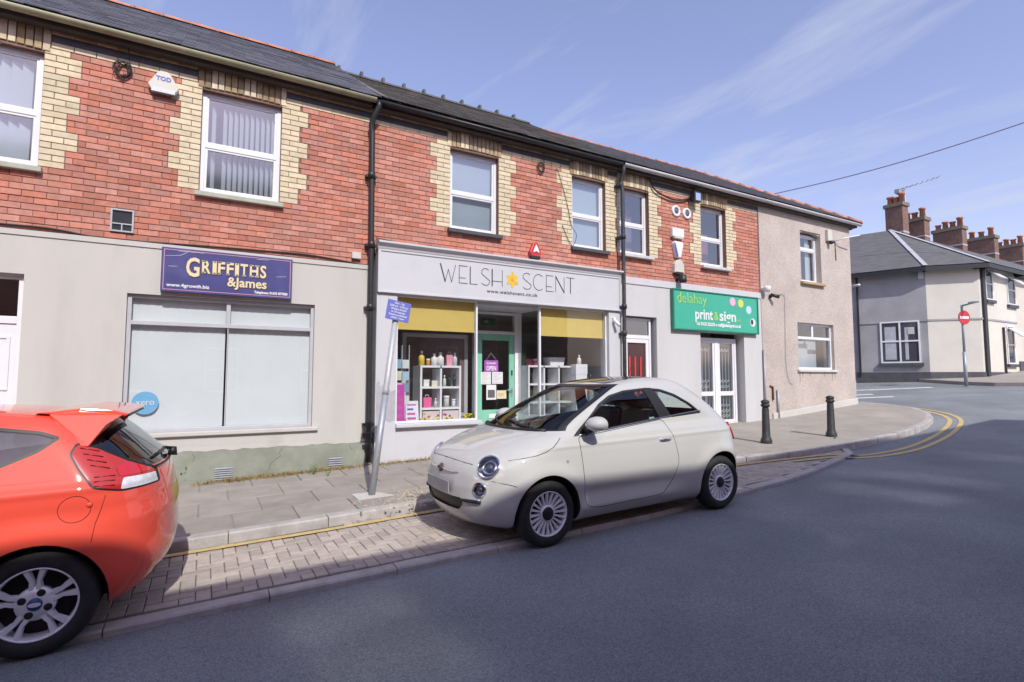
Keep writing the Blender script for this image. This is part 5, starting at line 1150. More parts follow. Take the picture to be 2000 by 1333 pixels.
# card rack and magazines
cr_ = thing('card_rack', (2.8, .2, .765), 'rack of greeting cards at the left edge of the shop window', 'card rack')
mb = MB(); p0 = onY(772, 690, .2); p1 = onY(800, 690, .2)
for x in (p0.x, (p0.x + p1.x) / 2, p1.x): mb.tube([(x, .22, .77), (x, .22, 2.05)], .008, 6)
mb.build('rack_frame', M_STEEL, cr_)
rs = random.Random(11); cc = ((.25, .4, .52), (.6, .62, .6), (.58, .56, .4), (.35, .5, .6), (.62, .45, .5), (.2, .3, .4))
for j, py in enumerate((702, 725, 748, 772)):
    for k in range(2):
        a, b = onY(771 + k * 15, py + k, .18), onY(784 + k * 15, py + 18, .18); MB().box(a.x, b.x, .178, .182, b.z, a.z).build('card', G('card%d%d' % (j, k), cc[(j * 2 + k) % 6]), cr_)
for i, (a, b, c, d, col_, lab) in enumerate(((771, 752, 791, 786, (.5, .06, .35), 'purple magazine leaning in the shop window corner'), (771, 790, 783, 825, (.6, .6, .6), 'white magazine leaning in the shop window corner'), (794, 784, 818, 824, (.68, .68, .72), 'white and blue magazine leaning beside the card rack'))):
    p, q = onY(a, b, .12 + i * .01), onY(c, d, .12 + i * .01); t = thing('magazine', ((p.x + q.x) / 2, .12, .765), lab, 'magazine'); y = .12 + i * .01; z0, z1 = .766, p.z; w_ = q.x - p.x
    MB().add([(p.x, y, z0), (q.x, y, z0), (q.x, y + .05, z1), (p.x, y + .05, z1), (p.x, y + .006, z0), (q.x, y + .006, z0), (q.x, y + .056, z1), (p.x, y + .056, z1)], [(0, 1, 2, 3), (7, 6, 5, 4), (0, 4, 5, 1), (1, 5, 6, 2), (2, 6, 7, 3), (3, 7, 4, 0)]).build('cover', G('mag%d' % i, col_), t)
    for k in range(4):
        t0, t1 = .12 + k * .22, .12 + k * .22 + rs.uniform(.06, .16); xa, xb = p.x + w_ * .1, p.x + w_ * rs.uniform(.5, .92); MB().quad(*[(x, y + .05 * tt - .002, z0 + (z1 - z0) * tt) for x, tt in ((xa, t0), (xb, t0), (xb, t1), (xa, t1))]).build('cover_print', G('print%d' % rs.randrange(4), ((.1, .1, .4), (.7, .7, .7), (.1, .1, .1), (.5, .1, .3))[rs.randrange(4)]), t)
# notices on the shop door
def notice(px0, py0, px1, py1, m, label, name='notice'):
    y = DY - .004; p, q = onY(px0, py0, y), onY(px1, py1, y); t = thing(name, ((p.x + q.x) / 2, y, q.z), label, 'notice'); MB().box(p.x, q.x, y, y + .003, q.z, p.z).build('sheet', m, t, bevel=0); return t, p, q, y
M_PAPER = mat('paper', (.70, .70, .72), .8, .03, 10)
t, p, q, y = notice(946, 704, 973, 727, G('purple', (.36, .1, .45)), 'purple open sign hanging on a string on the shop door', 'open_sign')
text('ComeIn', .045, M_WHT, t, (p.x + q.x) / 2, y - .002, p.z - .075, 'CENTER', bold=.001); text('OPEN', .085, M_WHT, t, (p.x + q.x) / 2, y - .002, q.z + .03, 'CENTER', bold=.003, width=(q.x - p.x) * .7)
hk = onY(959, 690, y); mb = MB(); mb.tube([(p.x + .04, y, p.z), hk, (q.x - .04, y, p.z)], .003, 4); mb.build('string', M_WHT, t)
def lines(t, p, q, y, n, m=None):
    for k in range(n):
        z = p.z - (p.z - q.z) * (k + 1) / (n + 1); MB().box(p.x + .025, q.x - .025 - .05 * (k % 3), y - .0015, y - .0005, z - .003, z + .003).build('print_line', m or M_INK, t)
for a, lab in (((939, 727, 959, 751), 'left of the two white notices on the shop door'), ((961, 727, 982, 750), 'right of the two white notices on the shop door')): t, p, q, y = notice(*a, M_PAPER, lab); lines(t, p, q, y, 7, mat('grey_ink', (.4, .4, .42), .8, 0))
t, p, q, y = notice(950, 752, 969, 781, M_PAPER, 'poster with dark bottles on the shop door'); MB().box(p.x + .03, q.x - .03, y - .002, y - .0005, q.z + .04, p.z - .1).build('picture', G('darkgrey', (.12, .12, .13)), t)
t, p, q, y = notice(970, 763, 989, 779, G('cream', (.68, .6, .45)), 'cream card on the shop door beside the bottle poster'); MB().box(p.x + .04, q.x - .06, y - .002, y - .0005, q.z + .05, p.z - .05).build('picture', G('straw', (.6, .5, .2)), t)
# exit sign inside, seen through the fanlight
ex = thing('exit_sign', (4.9, 2.0, 2.5), 'green exit sign inside the shop above the mint door', 'sign'); p, q = onY(941, 621, 1.6), onY(967, 637, 1.6); MB().box(p.x, q.x, 1.6, 1.62, q.z, p.z).build('panel', mat('exit_green', (.02, .22, .16), .5, 0), ex); MB().box(p.x + .06, p.x + .16, 1.597, 1.5995, q.z + .05, p.z - .05).build('pictogram', mat('exit_pale', (.3, .5, .44), .5, 0), ex); MB().tube([(p.x + .2, 1.61, p.z), (p.x + .2, 1.61, 2.9)], .006, 6).build('hanger', M_STEEL, ex)
# right-hand window
SY2 = .55; v0 = onY(1063, 716, SY2); c2 = .36
shelf_unit(v0.x - c2, SY2, v0.z - 3 * c2, 3, 3, c2, .4, 'white open cube shelf unit behind the right shop window')
tp2 = v0.z + .019
for px, h, w_, lab, m in ((1083, .17, .2, 'white storage box on top of the right shelf unit', M_SHELF),):
    p = onY(px, 713, SY2 + .15); t = thing('storage_box', (p.x, SY2 + .15, tp2), lab, 'box'); MB().prism([(p.x - w_ * .8, tp2), (p.x + w_ * .8, tp2), (p.x + w_, tp2 + h), (p.x - w_, tp2 + h)], SY2 + .05, SY2 + .3, 'y').build('tub', m, t, bevel=.006)
for px, h, r, m, lab, kd in ((1033, .16, .06, G('plum2', (.3, .08, .12)), 'dark red gift bag on the right shelf unit', 'gift_bag'), (1045, .13, .05, G('red', (.5, .1, .1)), 'red candle jar on the right shelf unit', 'candle_jar')):
    p = onY(px, 713, SY2 + .15); bottle(p.x, SY2 + .15, tp2, h, r, m, lab, kd)
for px, top, r, lab, kd in ((1131, 712, .14, 'tall white carton in the right shop window', 'gift_box'), (1153, 730, .07, 'grey bottle by the right edge of the right shop window', 'bottle')):
    p = onY(px, top, .45); bottle(p.x, .45, .762, p.z - .762, r, M_SHELF if kd == 'gift_box' else G('greyb', (.35, .34, .33)), lab, kd)
p = onY(1131, 712, .45); bottle(p.x, .45, p.z, .19, .045, M_SHELF, 'white spray bottle standing on the tall white carton', 'bottle', M_SHELF)

# ================================================================== cars
from mathutils.bvhtree import BVHTree
def pchip(tab):
    xs = np.array([t[0] for t in tab], float); ys = np.array([t[1] for t in tab], float); h = np.diff(xs); dl = np.diff(ys) / h; m = np.zeros_like(ys)
    for i in range(1, len(xs) - 1):
        if dl[i - 1] * dl[i] > 0: w1, w2 = 2 * h[i] + h[i - 1], h[i] + 2 * h[i - 1]; m[i] = (w1 + w2) / (w1 / dl[i - 1] + w2 / dl[i])
    m[0], m[-1] = dl[0], dl[-1]
    def f(x):
        x = min(max(x, xs[0]), xs[-1]); i = min(max(int(np.searchsorted(xs, x)) - 1, 0), len(h) - 1); t = (x - xs[i]) / h[i]
        return float((2 * t**3 - 3 * t * t + 1) * ys[i] + (t**3 - 2 * t * t + t) * h[i] * m[i] + (-2 * t**3 + 3 * t * t) * ys[i + 1] + (t**3 - t * t) * h[i] * m[i + 1])
    return f
def arc_resample(pts, n):
    d = [0.0]
    for a, b in zip(pts, pts[1:]): d.append(d[-1] + math.hypot(b[0] - a[0], b[1] - a[1]))
    s = np.linspace(0, d[-1], n); return list(zip(np.interp(s, d, [p[0] for p in pts]), np.interp(s, d, [p[1] for p in pts])))
NF, NS, NR = 26, 60, 24
def car_ring(xf, xr, w, a, b, p, q):
    L = xr - xf
    if a + b > .96 * L: k = .96 * L / (a + b); a *= k; b *= k
    ph = np.linspace(0, math.pi / 2, 60)
    fr = [(xf + a * (1 - abs(math.cos(t)) ** (2 / p)), w * abs(math.sin(t)) ** (2 / p)) for t in ph]
    rr = [(xr - b * (1 - abs(math.cos(t)) ** (2 / q)), w * abs(math.sin(t)) ** (2 / q)) for t in ph[::-1]]
    mid = [(xf + a + (xr - b - xf - a) * t, w) for t in np.linspace(0, 1, NS + 2)[1:-1]]
    return arc_resample(fr, NF) + mid + arc_resample(rr, NR)
def inpoly(p, poly):
    x, y = p; c = False; j = len(poly) - 1
    for i in range(len(poly)):
        xi, yi = poly[i]; xj, yj = poly[j]
        if (yi > y) != (yj > y) and x < (xj - xi) * (y - yi) / (yj - yi) + xi: c = not c
        j = i
    return c
def inset(poly, d):
    P = [Vector(p) for p in poly]; n = len(P); ar = sum(P[i].x * P[(i + 1) % n].y - P[(i + 1) % n].x * P[i].y for i in range(n)); sg = 1 if ar > 0 else -1; out = []
    for i in range(n):
        e1 = (P[i] - P[i - 1]).normalized(); e2 = (P[(i + 1) % n] - P[i]).normalized(); n1, n2 = Vector((-e1.y, e1.x)) * sg, Vector((-e2.y, e2.x)) * sg
        b = (n1 + n2); b = b / max(.35, b.dot(n1)) if b.length > 1e-6 else n1; out.append(tuple(P[i] + b * d))
    return out
def rounded(poly, r=.04, n=4):
    P = [Vector(p) for p in poly]; out = []; k = len(P)
    for i in range(k):
        a, b, c = P[i - 1], P[i], P[(i + 1) % k]; d1, d2 = (a - b), (c - b); rr = min(r, d1.length * .4, d2.length * .4); p, q = b + d1.normalized() * rr, b + d2.normalized() * rr
        for j in range(n + 1): t = j / n; out.append(tuple((1 - t)**2 * p + 2 * t * (1 - t) * b + t * t * q))
    return out
AX = {'xz': (0, 2), 'yz': (1, 2), 'xy': (0, 1)}
class Car:
    def __init__(s, zs, xf, xr, w, a, b, p, q, disp=None):
        s.bm = bmesh.new(); s.root = None; rows = []
        for z in zs:
            ring = car_ring(xf(z), xr(z), w(z), a(z), b(z), p(z), q(z)); row = []
            for sg in (-1, 1):
                line = []
                for i, (x, y) in enumerate(ring):
                    if sg > 0 and (i == 0 or i == len(ring) - 1): line.append(row[0][i]); continue
                    yy = y + (disp(x, z, y) if disp else 0); line.append(s.bm.verts.new((x, sg * yy, z)))
                row.append(line)
            rows.append(row)
        s.lay = s.bm.faces.layers.int.new('reg'); n = len(rows[0][0]); s.nfront, s.n = NF, n; s.idx = s.bm.faces.layers.int.new('col'); s.zi = s.bm.faces.layers.int.new('row')
        for r in range(len(rows) - 1):
            for k in (0, 1):
                for i in range(n - 1):
                    f = [rows[r][k][i], rows[r][k][i + 1], rows[r + 1][k][i + 1], rows[r + 1][k][i]]
                    if k == 1: f = f[::-1]
                    f = s.bm.faces.new(f); f[s.idx] = i; f[s.zi] = r; f.smooth = True
        t = rows[-1]
        for i in range(n - 1):
            q4 = [t[0][i], t[0][i + 1], t[1][i + 1], t[1][i]]; u = []
            for v in q4:
                if v not in u: u.append(v)
            f = s.bm.faces.new(u); f.smooth = True; f[s.idx] = -1
        bmesh.ops.recalc_face_normals(s.bm, faces=s.bm.faces)
        s.tree = BVHTree.FromBMesh(s.bm)
    def cut(s, poly, plane='xz', cond=None):
        i, j = AX[plane]; pu, pw = [p[0] for p in poly], [p[1] for p in poly]; box = (min(pu) - .01, max(pu) + .01, min(pw) - .01, max(pw) + .01)
        def bb(f): us = [v.co[i] for v in f.verts]; ws = [v.co[j] for v in f.verts]; return min(us), max(us), min(ws), max(ws)
        cand = {}
        for f in s.bm.faces:
            q = bb(f)
            if q[1] < box[0] or q[0] > box[1] or q[3] < box[2] or q[2] > box[3]: continue
            if cond and not cond(f.calc_center_median()): continue
            cand[f] = q
        for a, b in zip(poly, poly[1:] + poly[:1]):
            lo = (min(a[0], b[0]) - .002, min(a[1], b[1]) - .002); hi = (max(a[0], b[0]) + .002, max(a[1], b[1]) + .002)
            fs = [f for f, q in cand.items() if not (q[1] < lo[0] or q[0] > hi[0] or q[3] < lo[1] or q[2] > hi[1])]
            no = Vector((0, 0, 0)); no[i], no[j] = b[1] - a[1], -(b[0] - a[0]); co_ = Vector((0, 0, 0)); co_[i], co_[j] = a
            if not fs or no.length < 1e-7: continue
            geom = list({v for f in fs for v in f.verts}) + list({e for f in fs for e in f.edges}) + fs
            r = bmesh.ops.bisect_plane(s.bm, geom=geom, dist=1e-6, plane_co=co_, plane_no=no.normalized())
            for f in fs: cand.pop(f, None)
            for f in r['geom']:
                if isinstance(f, bmesh.types.BMFace) and f.is_valid: cand[f] = bb(f)
            for f in fs:
                if f.is_valid: cand[f] = bb(f)
    def mark(s, poly, reg, plane='xz', cond=None, only=None):
        i, j = AX[plane]
        for f in s.bm.faces:
            c = f.calc_center_median()
            if cond and not cond(c): continue
            if only is not None and f[s.lay] not in only: continue
            if inpoly((c[i], c[j]), poly): f[s.lay] = reg
    def region(s, poly, reg, plane='xz', cond=None, trim=None, tw=.02, only=None):
        if trim is not None:
            s.cut(poly, plane, cond); inn = inset(poly, tw); s.cut(inn, plane, cond); s.mark(poly, trim, plane, cond, only); s.mark(inn, reg, plane, cond)
        else: s.cut(poly, plane, cond); s.mark(poly, reg, plane, cond, only)
    def take(s, name, regs, m, parent, cond=None, off=0.0, rev=False, thick=0, keepnormals=True):
        vm = {}; vs = []; fs = []; s.bm.normal_update()
        for f in s.bm.faces:
            if f[s.lay] not in regs or (cond and not cond(f.calc_center_median())): continue
            ids = []
            for v in f.verts:
                if v not in vm: vm[v] = len(vs); vs.append(v.co + v.normal * off)
                ids.append(vm[v])
            fs.append(ids[::-1] if rev else ids)
        if not fs: return None
        me = bpy.data.meshes.new(name); me.from_pydata([tuple(v) for v in vs], [], fs); me.polygons.foreach_set('use_smooth', [True] * len(fs)); me.materials.append(m)
        if keepnormals and not rev:
            nn = [None] * len(vs)
            for v, k in vm.items(): nn[k] = tuple(v.normal)
            me.normals_split_custom_set_from_vertices(nn)
        o = link(name, me, parent)
        if thick: md = o.modifiers.new('solid', 'SOLIDIFY'); md.thickness = thick; md.offset = -1
        return o
    def side(s, x, z, sg=-1, off=.0):
        h = s.tree.ray_cast(Vector((x, sg * 3, z)), Vector((0, -sg, 0))); return (h[0] + h[1] * off, h[1]) if h[0] is not None else (Vector((x, sg * .8, z)), Vector((0, sg, 0)))
    def hit(s, o, d, off=0.0):
        h = s.tree.ray_cast(Vector(o), Vector(d)); return (h[0] + h[1] * off, h[1])
def aligned(n):                                   # matrix whose z axis is n
    return n.to_track_quat('Z', 'Y').to_matrix()
M_TYRE = mat('tyre_rubber', (.02, .02, .021), .75, .2, 20, .2, 90, dirt=(.05, .047, .043), dscale=6, damt=.4)
M_ALLOY = mat('alloy', (.80, .80, .83), .35, .05, 8, metal=.2)
M_TRIM = mat('car_trim', (.012, .012, .013), .5, 0)
M_GAP = mat('shut_line', (.01, .01, .01), .9, 0)
M_INT = mat('car_interior', (.02, .02, .021), .8, .15, 10)
M_SEAT = mat('car_seat', (.10, .097, .092), .85, .15, 30)
M_CARGLASS = glass('car_glass', (.80, .87, .85), 1.6)
M_LAMP = glass('lamp_lens', (.9, .92, .94), 1.2)
M_REFL = mat('lamp_reflector', (.33, .33, .36), .12, 0, metal=1)
def wheel(parent, x, y, z, r, rim, sg, style, wdt=.19):
    """wheel with its outer face at y, facing sg; tyre, rim and spokes"""
    def ax(h): return y - sg * h                      # depth inwards from the outer face
    w = MB(); pr = [(rim * .99, .012), (rim * 1.03, .004), (rim + (r - rim) * .35, -.004), (rim + (r - rim) * .72, .002), (r - .012, .018), (r, .04), (r, wdt - .04), (r - .02, wdt - .01), (rim, wdt - .02)]
    w.lathe([(a, -sg * h) for a, h in pr], (x, y, z), 'y', 48, cap=False); t = w.build('wheel', M_TYRE, parent)
    mb = MB(); mb.lathe([(a, -sg * h) for a, h in ((rim * 1.0, .012), (rim * .985, .006), (rim * .95, .008), (rim * .93, .03), (rim * .9, .12), (rim * .88, wdt - .03))], (x, y, z), 'y', 48, cap=False); mb.build('rim', M_ALLOY, t)
    mb = MB(); mb.lathe([(.001, -sg * .1), (rim * .9, -sg * .1), (rim * .9, -sg * .11), (.001, -sg * .11)], (x, y, z), 'y', 32); mb.build('brake_drum', M_INT, t)
    if style == 'multi':
        for k in range(20):
            a = 2 * math.pi * k / 20; d = Vector((math.cos(a), 0, math.sin(a))); n = Vector((-math.sin(a), 0, math.cos(a))); c = Vector((x, 0, z)); mb = MB(); vs = []
            for rr, hw, hh in ((rim * .36, .010, .03), (rim * .7, .0115, .022), (rim * .955, .0155, .014)):
                for sw, dp in ((-1, .022), (-.55, 0), (.55, 0), (1, .022)): q = c + d * rr + n * (hw * sw); vs.append((q.x, ax(hh + dp), q.z))
            mb.add(vs, [(4 * i + j, 4 * i + j + 1, 4 * i + j + 5, 4 * i + j + 4) for i in (0, 1) for j in (0, 1, 2)]); mb.build('spoke', M_ALLOY, t)
        mb = MB(); mb.lathe([(rim * .38, -sg * .05), (rim * .38, -sg * .028), (rim * .3, -sg * .022)], (x, y, z), 'y', 28, cap=False); mb.build('hub_ring', M_ALLOY, t)
        mb = MB(); mb.lathe([(rim * .3, -sg * .03), (rim * .29, -sg * .018), (rim * .2, -sg * .012), (.001, -sg * .011)], (x, y, z), 'y', 28); mb.build('hub_cap', M_TRIM, t)
    else:
        for k in range(5):
            a0 = 2 * math.pi * k / 5 + math.pi / 2 + .02
            for s2 in (-1, 1):
                mb = MB(); vs = []; c = Vector((x, 0, z))
                for rr, da, hw, hh in ((rim * .22, .30, .024, .030), (rim * .5, .17, .017, .024), (rim * .62, .13, .014, .022), (rim * .95, .20, .021, .012)):
                    a = a0 + s2 * da; d = Vector((math.cos(a), 0, math.sin(a))); n = Vector((-math.sin(a), 0, math.cos(a)))
                    for sw, dp in ((-1, .03), (-.6, 0), (.6, 0), (1, .03)): q = c + d * rr + n * (hw * sw); vs.append((q.x, ax(hh + dp), q.z))
                mb.add(vs, [(4 * i + j, 4 * i + j + 1, 4 * i + j + 5, 4 * i + j + 4) for i in (0, 1, 2) for j in (0, 1, 2)]); mb.build('spoke', M_ALLOY, t)
        mb = MB(); mb.lathe([(rim * .47, -sg * .055), (rim * .45, -sg * .028), (rim * .2, -sg * .022), (.001, -sg * .022)], (x, y, z), 'y', 28); mb.build('hub', M_ALLOY, t)
        for k in range(4):
            a = math.pi / 4 + k * math.pi / 2 + .35; MB().lathe([(.021, -sg * .023), (.019, -sg * .0215), (.001, -sg * .0215)], (x + rim * .31 * math.cos(a), y, z + rim * .31 * math.sin(a)), 'y', 12).build('wheel_nut', M_TRIM, t)
        mb = MB(); mb.lathe([(rim * .17, -sg * .022), (rim * .165, -sg * .012), (.001, -sg * .009)], (x, y, z), 'y', 24); mb.build('hub_cap', mat('badge_blue', (.02, .05, .2), .3, 0), t)
        mb = MB(); vs = [(x + .03 * math.cos(a), y + sg * -.0085, z + .013 * math.sin(a)) for a in np.linspace(0, 2 * math.pi, 17)[:-1]]; mb.add(vs, [tuple(range(16))]); mb.build('badge', M_ALLOY, t)
    return t
def arches(car, parent, hubs, r, hz):
    for hx in hubs:
        c = [(hx + r * math.cos(2 * math.pi * k / 40), hz + r * math.sin(2 * math.pi * k / 40)) for k in range(40)]
        car.region(c, 9, 'xz', lambda q: abs(q.y) > .5)
        for sg in (-1, 1):
            mb = MB(); vs = []; A = [math.pi * (-.10 + 1.20 * k / 30) for k in range(31)]
            for a in A:
                x, z = hx + r * math.cos(a), hz + r * math.sin(a); p = car.side(x, z, sg)[0]; vs += [(x, p.y - sg * .001, z), (hx + (r - .012) * math.cos(a), p.y - sg * .014, hz + (r - .012) * math.sin(a)), (hx + (r + .02) * math.cos(a), sg * .5, hz + (r + .02) * math.sin(a))]
            mb.add(vs, [(3 * i + j, 3 * i + j + 1, 3 * i + j + 4, 3 * i + j + 3) for i in range(30) for j in (0, 1)], True); mb.build('wheel_arch', M_TRIM, parent, fix=False)
            mb = MB(); vs = [(hx + (r + .02) * math.cos(a), sg * .5, max(.2, hz + (r + .02) * math.sin(a))) for a in np.linspace(0, 2 * math.pi, 33)[:-1]]; mb.add(vs, [tuple(range(32))]); mb.build('arch_liner', M_TRIM, parent, fix=False)
def seat(parent, x, y, m):
    mb = MB(); mb.box(x, x + .5, y - .24, y + .24, .42, .58); o = mb.build('seat', m, parent, bevel=.05)
    mb = MB(); mb.prism([(x + .42, .55), (x + .56, .52), (x + .78, 1.08), (x + .68, 1.12), (x + .6, 1.1)], y - .23, y + .23, 'y'); mb.build('seat_back', m, o, bevel=.05)
    mb = MB(); mb.prism([(x + .69, 1.14), (x + .77, 1.12), (x + .82, 1.26), (x + .75, 1.29)], y - .12, y + .12, 'y'); mb.build('headrest', m, o, bevel=.03)
def polyline_on(car, pts, sg, r, name, m, parent, off=.0005, n=4, closed=False):
    P = [car.side(x, z, sg, off)[0] for x, z in pts]
    if closed: P.append(P[0])
    return MB().tube(P, r, n).build(name, m, parent)
def frange(a, b, n): return [a + (b - a) * k / n for k in range(n + 1)]

# ---------------------------------------------------------------- cream city car
cx0, cyc = 2.0, -3.63
M_CREAMP = mat('cream_paint', (.50, .495, .47), .5, .015, 2, spec=.2, coat=1.0)
fiat = thing('parked_car', (0, 0, 0), 'small cream three-door hatchback with round headlights parked on the block paving', 'car')
hx1, hx2, wr = .72, 3.0, .2925
xf = pchip([(.17, .22), (.22, .10), (.3, .035), (.42, .0), (.52, .0), (.62, .012), (.70, .035), (.76, .075), (.81, .13), (.86, .215), (.90, .30), (.94, .42), (.97, .54), (.99, .64), (1.03, .76), (1.1, .90), (1.2, 1.11), (1.3, 1.335), (1.36, 1.48), (1.40, 1.60), (1.43, 1.73), (1.455, 1.90), (1.47, 2.06), (1.478, 2.2)])
xr = pchip([(.17, 3.30), (.22, 3.43), (.3, 3.51), (.42, 3.545), (.55, 3.545), (.7, 3.53), (.85, 3.49), (.95, 3.43), (1.05, 3.33), (1.15, 3.215), (1.25, 3.085), (1.33, 2.96), (1.39, 2.83), (1.43, 2.70), (1.455, 2.56), (1.47, 2.44), (1.478, 2.34)])
wf = pchip([(.17, .70), (.22, .755), (.3, .785), (.45, .805), (.62, .813), (.78, .80), (.86, .785), (.92, .765), (.96, .745), (1.0, .725), (1.1, .698), (1.2, .665), (1.3, .622), (1.36, .588), (1.40, .553), (1.43, .51), (1.455, .44), (1.47, .34), (1.478, .22)])
af = pchip([(.17, .6), (.45, .62), (.7, .66), (.85, .68), (.97, .62), (1.0, .52), (1.05, .42), (1.3, .36), (1.478, .3)]); bf = pchip([(.17, .5), (.5, .55), (.9, .5), (1.0, .46), (1.3, .42), (1.478, .1)])
pf = pchip([(.17, 2.5), (.5, 2.5), (.9, 2.45), (1.0, 2.6), (1.478, 2.4)]); qf = pchip([(.17, 2.7), (.5, 2.7), (1.0, 2.7), (1.478, 2.3)])
def fdisp(x, z, y):
    d = 0
    for h in (hx1, hx2): r = math.hypot(x - h, z - .3); d += .022 * math.exp(-((r - .36) / .075) ** 2) if y > .5 else 0
    if 1.0 < x < 2.5 and .2 < z < .6: k = min(1, (x - 1.0) / .15) * min(1, (2.5 - x) / .35); d += k * (-.026 * math.exp(-((z - .42) / .065) ** 2) + .02 * math.exp(-((z - .285) / .045) ** 2))
    if y > .55: d += .006 * math.exp(-((z - .865) / .02) ** 2)
    return d
zs = frange(.17, .74, 34)[:-1] + frange(.74, 1.0, 48)[:-1] + frange(1.0, 1.4, 30)[:-1] + [1.40, 1.41, 1.42, 1.43, 1.438, 1.446, 1.453, 1.459, 1.465, 1.470, 1.474, 1.478]
car = Car(zs, xf, xr, wf, af, bf, pf, qf, fdisp)
SD_ = lambda c: abs(c.y) > .38
arches(car, fiat, (hx1, hx2), .338, .30)
# glass: 1 windscreen 2 rear window 3 door pane 4 quarter pane 5 roof glass; 6 trim 7 shut lines 8 intake 9 arch
for f in car.bm.faces:
    c = f.calc_center_median(); i = f[car.idx]
    if 1.005 < c.z < 1.405 and 0 <= i < NF - 6 and c.x < 1.9: f[car.lay] = 1 if (1.018 < c.z < 1.39 and i < NF - 8) else 6
    if 1.03 < c.z < 1.36 and i >= NF + NS + 7 and c.x > 2.6: f[car.lay] = 2 if (1.05 < c.z < 1.345 and i >= NF + NS + 9) else 6
dw = rounded([(1.04, .945), (1.28, 1.115), (1.43, 1.225), (1.60, 1.305), (1.80, 1.345), (2.09, 1.36), (2.215, 1.035), (1.64, .99), (1.31, .962)], .02, 2)
qw = rounded([(2.19, 1.355), (2.32, 1.34), (2.50, 1.28), (2.68, 1.18), (2.83, 1.06), (2.345, 1.04)], .03, 3)
car.region(dw, 3, 'xz', SD_, trim=6, tw=.02); car.region(qw, 4, 'xz', SD_, trim=6, tw=.02)
car.region([(2.085, 1.362), (2.20, 1.357), (2.35, 1.042), (2.21, 1.036)], 6, 'xz', SD_, only=(0,))
for f in car.bm.faces:
    c = f.calc_center_median()
    if f[car.lay] == 3 and c.x < 1.27: f[car.lay] = 6
dr_ = rounded([(1.085, .945), (1.10, .67), (1.13, .30), (1.3, .27), (2.1, .285), (2.27, .40), (2.35, .60), (2.31, .84), (2.225, 1.035), (1.64, .985), (1.31, .957)], .05, 3)
o_ = dr_; car.cut(o_, 'xz', SD_); i_ = inset(o_, .006); car.cut(i_, 'xz', SD_); car.mark(o_, 7, 'xz', SD_, only=(0,)); car.mark(i_, 10, 'xz', SD_, only=(7,))
rg = rounded([(1.72, -.42), (2.5, -.40), (2.5, .40), (1.72, .42)], .08, 4); TP = lambda c: c.z > 1.38
car.region(rg, 5, 'xy', TP, trim=6, tw=.015)
FR = lambda c: c.x < .5
car.region(rounded([(-.34, .34), (.34, .34), (.42, .40), (.40, .455), (-.40, .455), (-.42, .40)], .03, 3), 8, 'yz', FR)
def lamp_pose(nm, sg):
    o3 = Vector((-.5, sg * 1.0, .98)) if nm == 'headlight' else Vector((-.75, sg * .95, .56)); tgt = Vector((.235, sg * .60, .735)) if nm == 'headlight' else Vector((.17, sg * .575, .545))
    p, n = car.hit(o3, (tgt - o3).normalized()); n = (n + Vector((-.15, 0, .1 if nm == 'headlight' else 0))).normalized(); return p - n * .012, n
for sg in (-1, 1):                                # open the wings where the lamps sit
    for nm, rr in (('headlight', .108), ('driving_light', .068)):
        p, n = lamp_pose(nm, sg); near = [f for f in car.bm.faces if (f.calc_center_median() - p).length < rr * 1.35]
        bmesh.ops.subdivide_edges(car.bm, edges=list({e for f in near for e in f.edges}), cuts=4, use_grid_fill=True)
        Q = aligned(n).transposed(); ky = .96 if nm == 'headlight' else .92
        for f in car.bm.faces:
            d = f.calc_center_median() - p
            if d.length < rr * 1.3:
                q = Q @ d
                if math.hypot(q.x, q.y / ky) < rr * .97: f[car.lay] = 9
car.take('body', (0,), M_CREAMP, fiat)
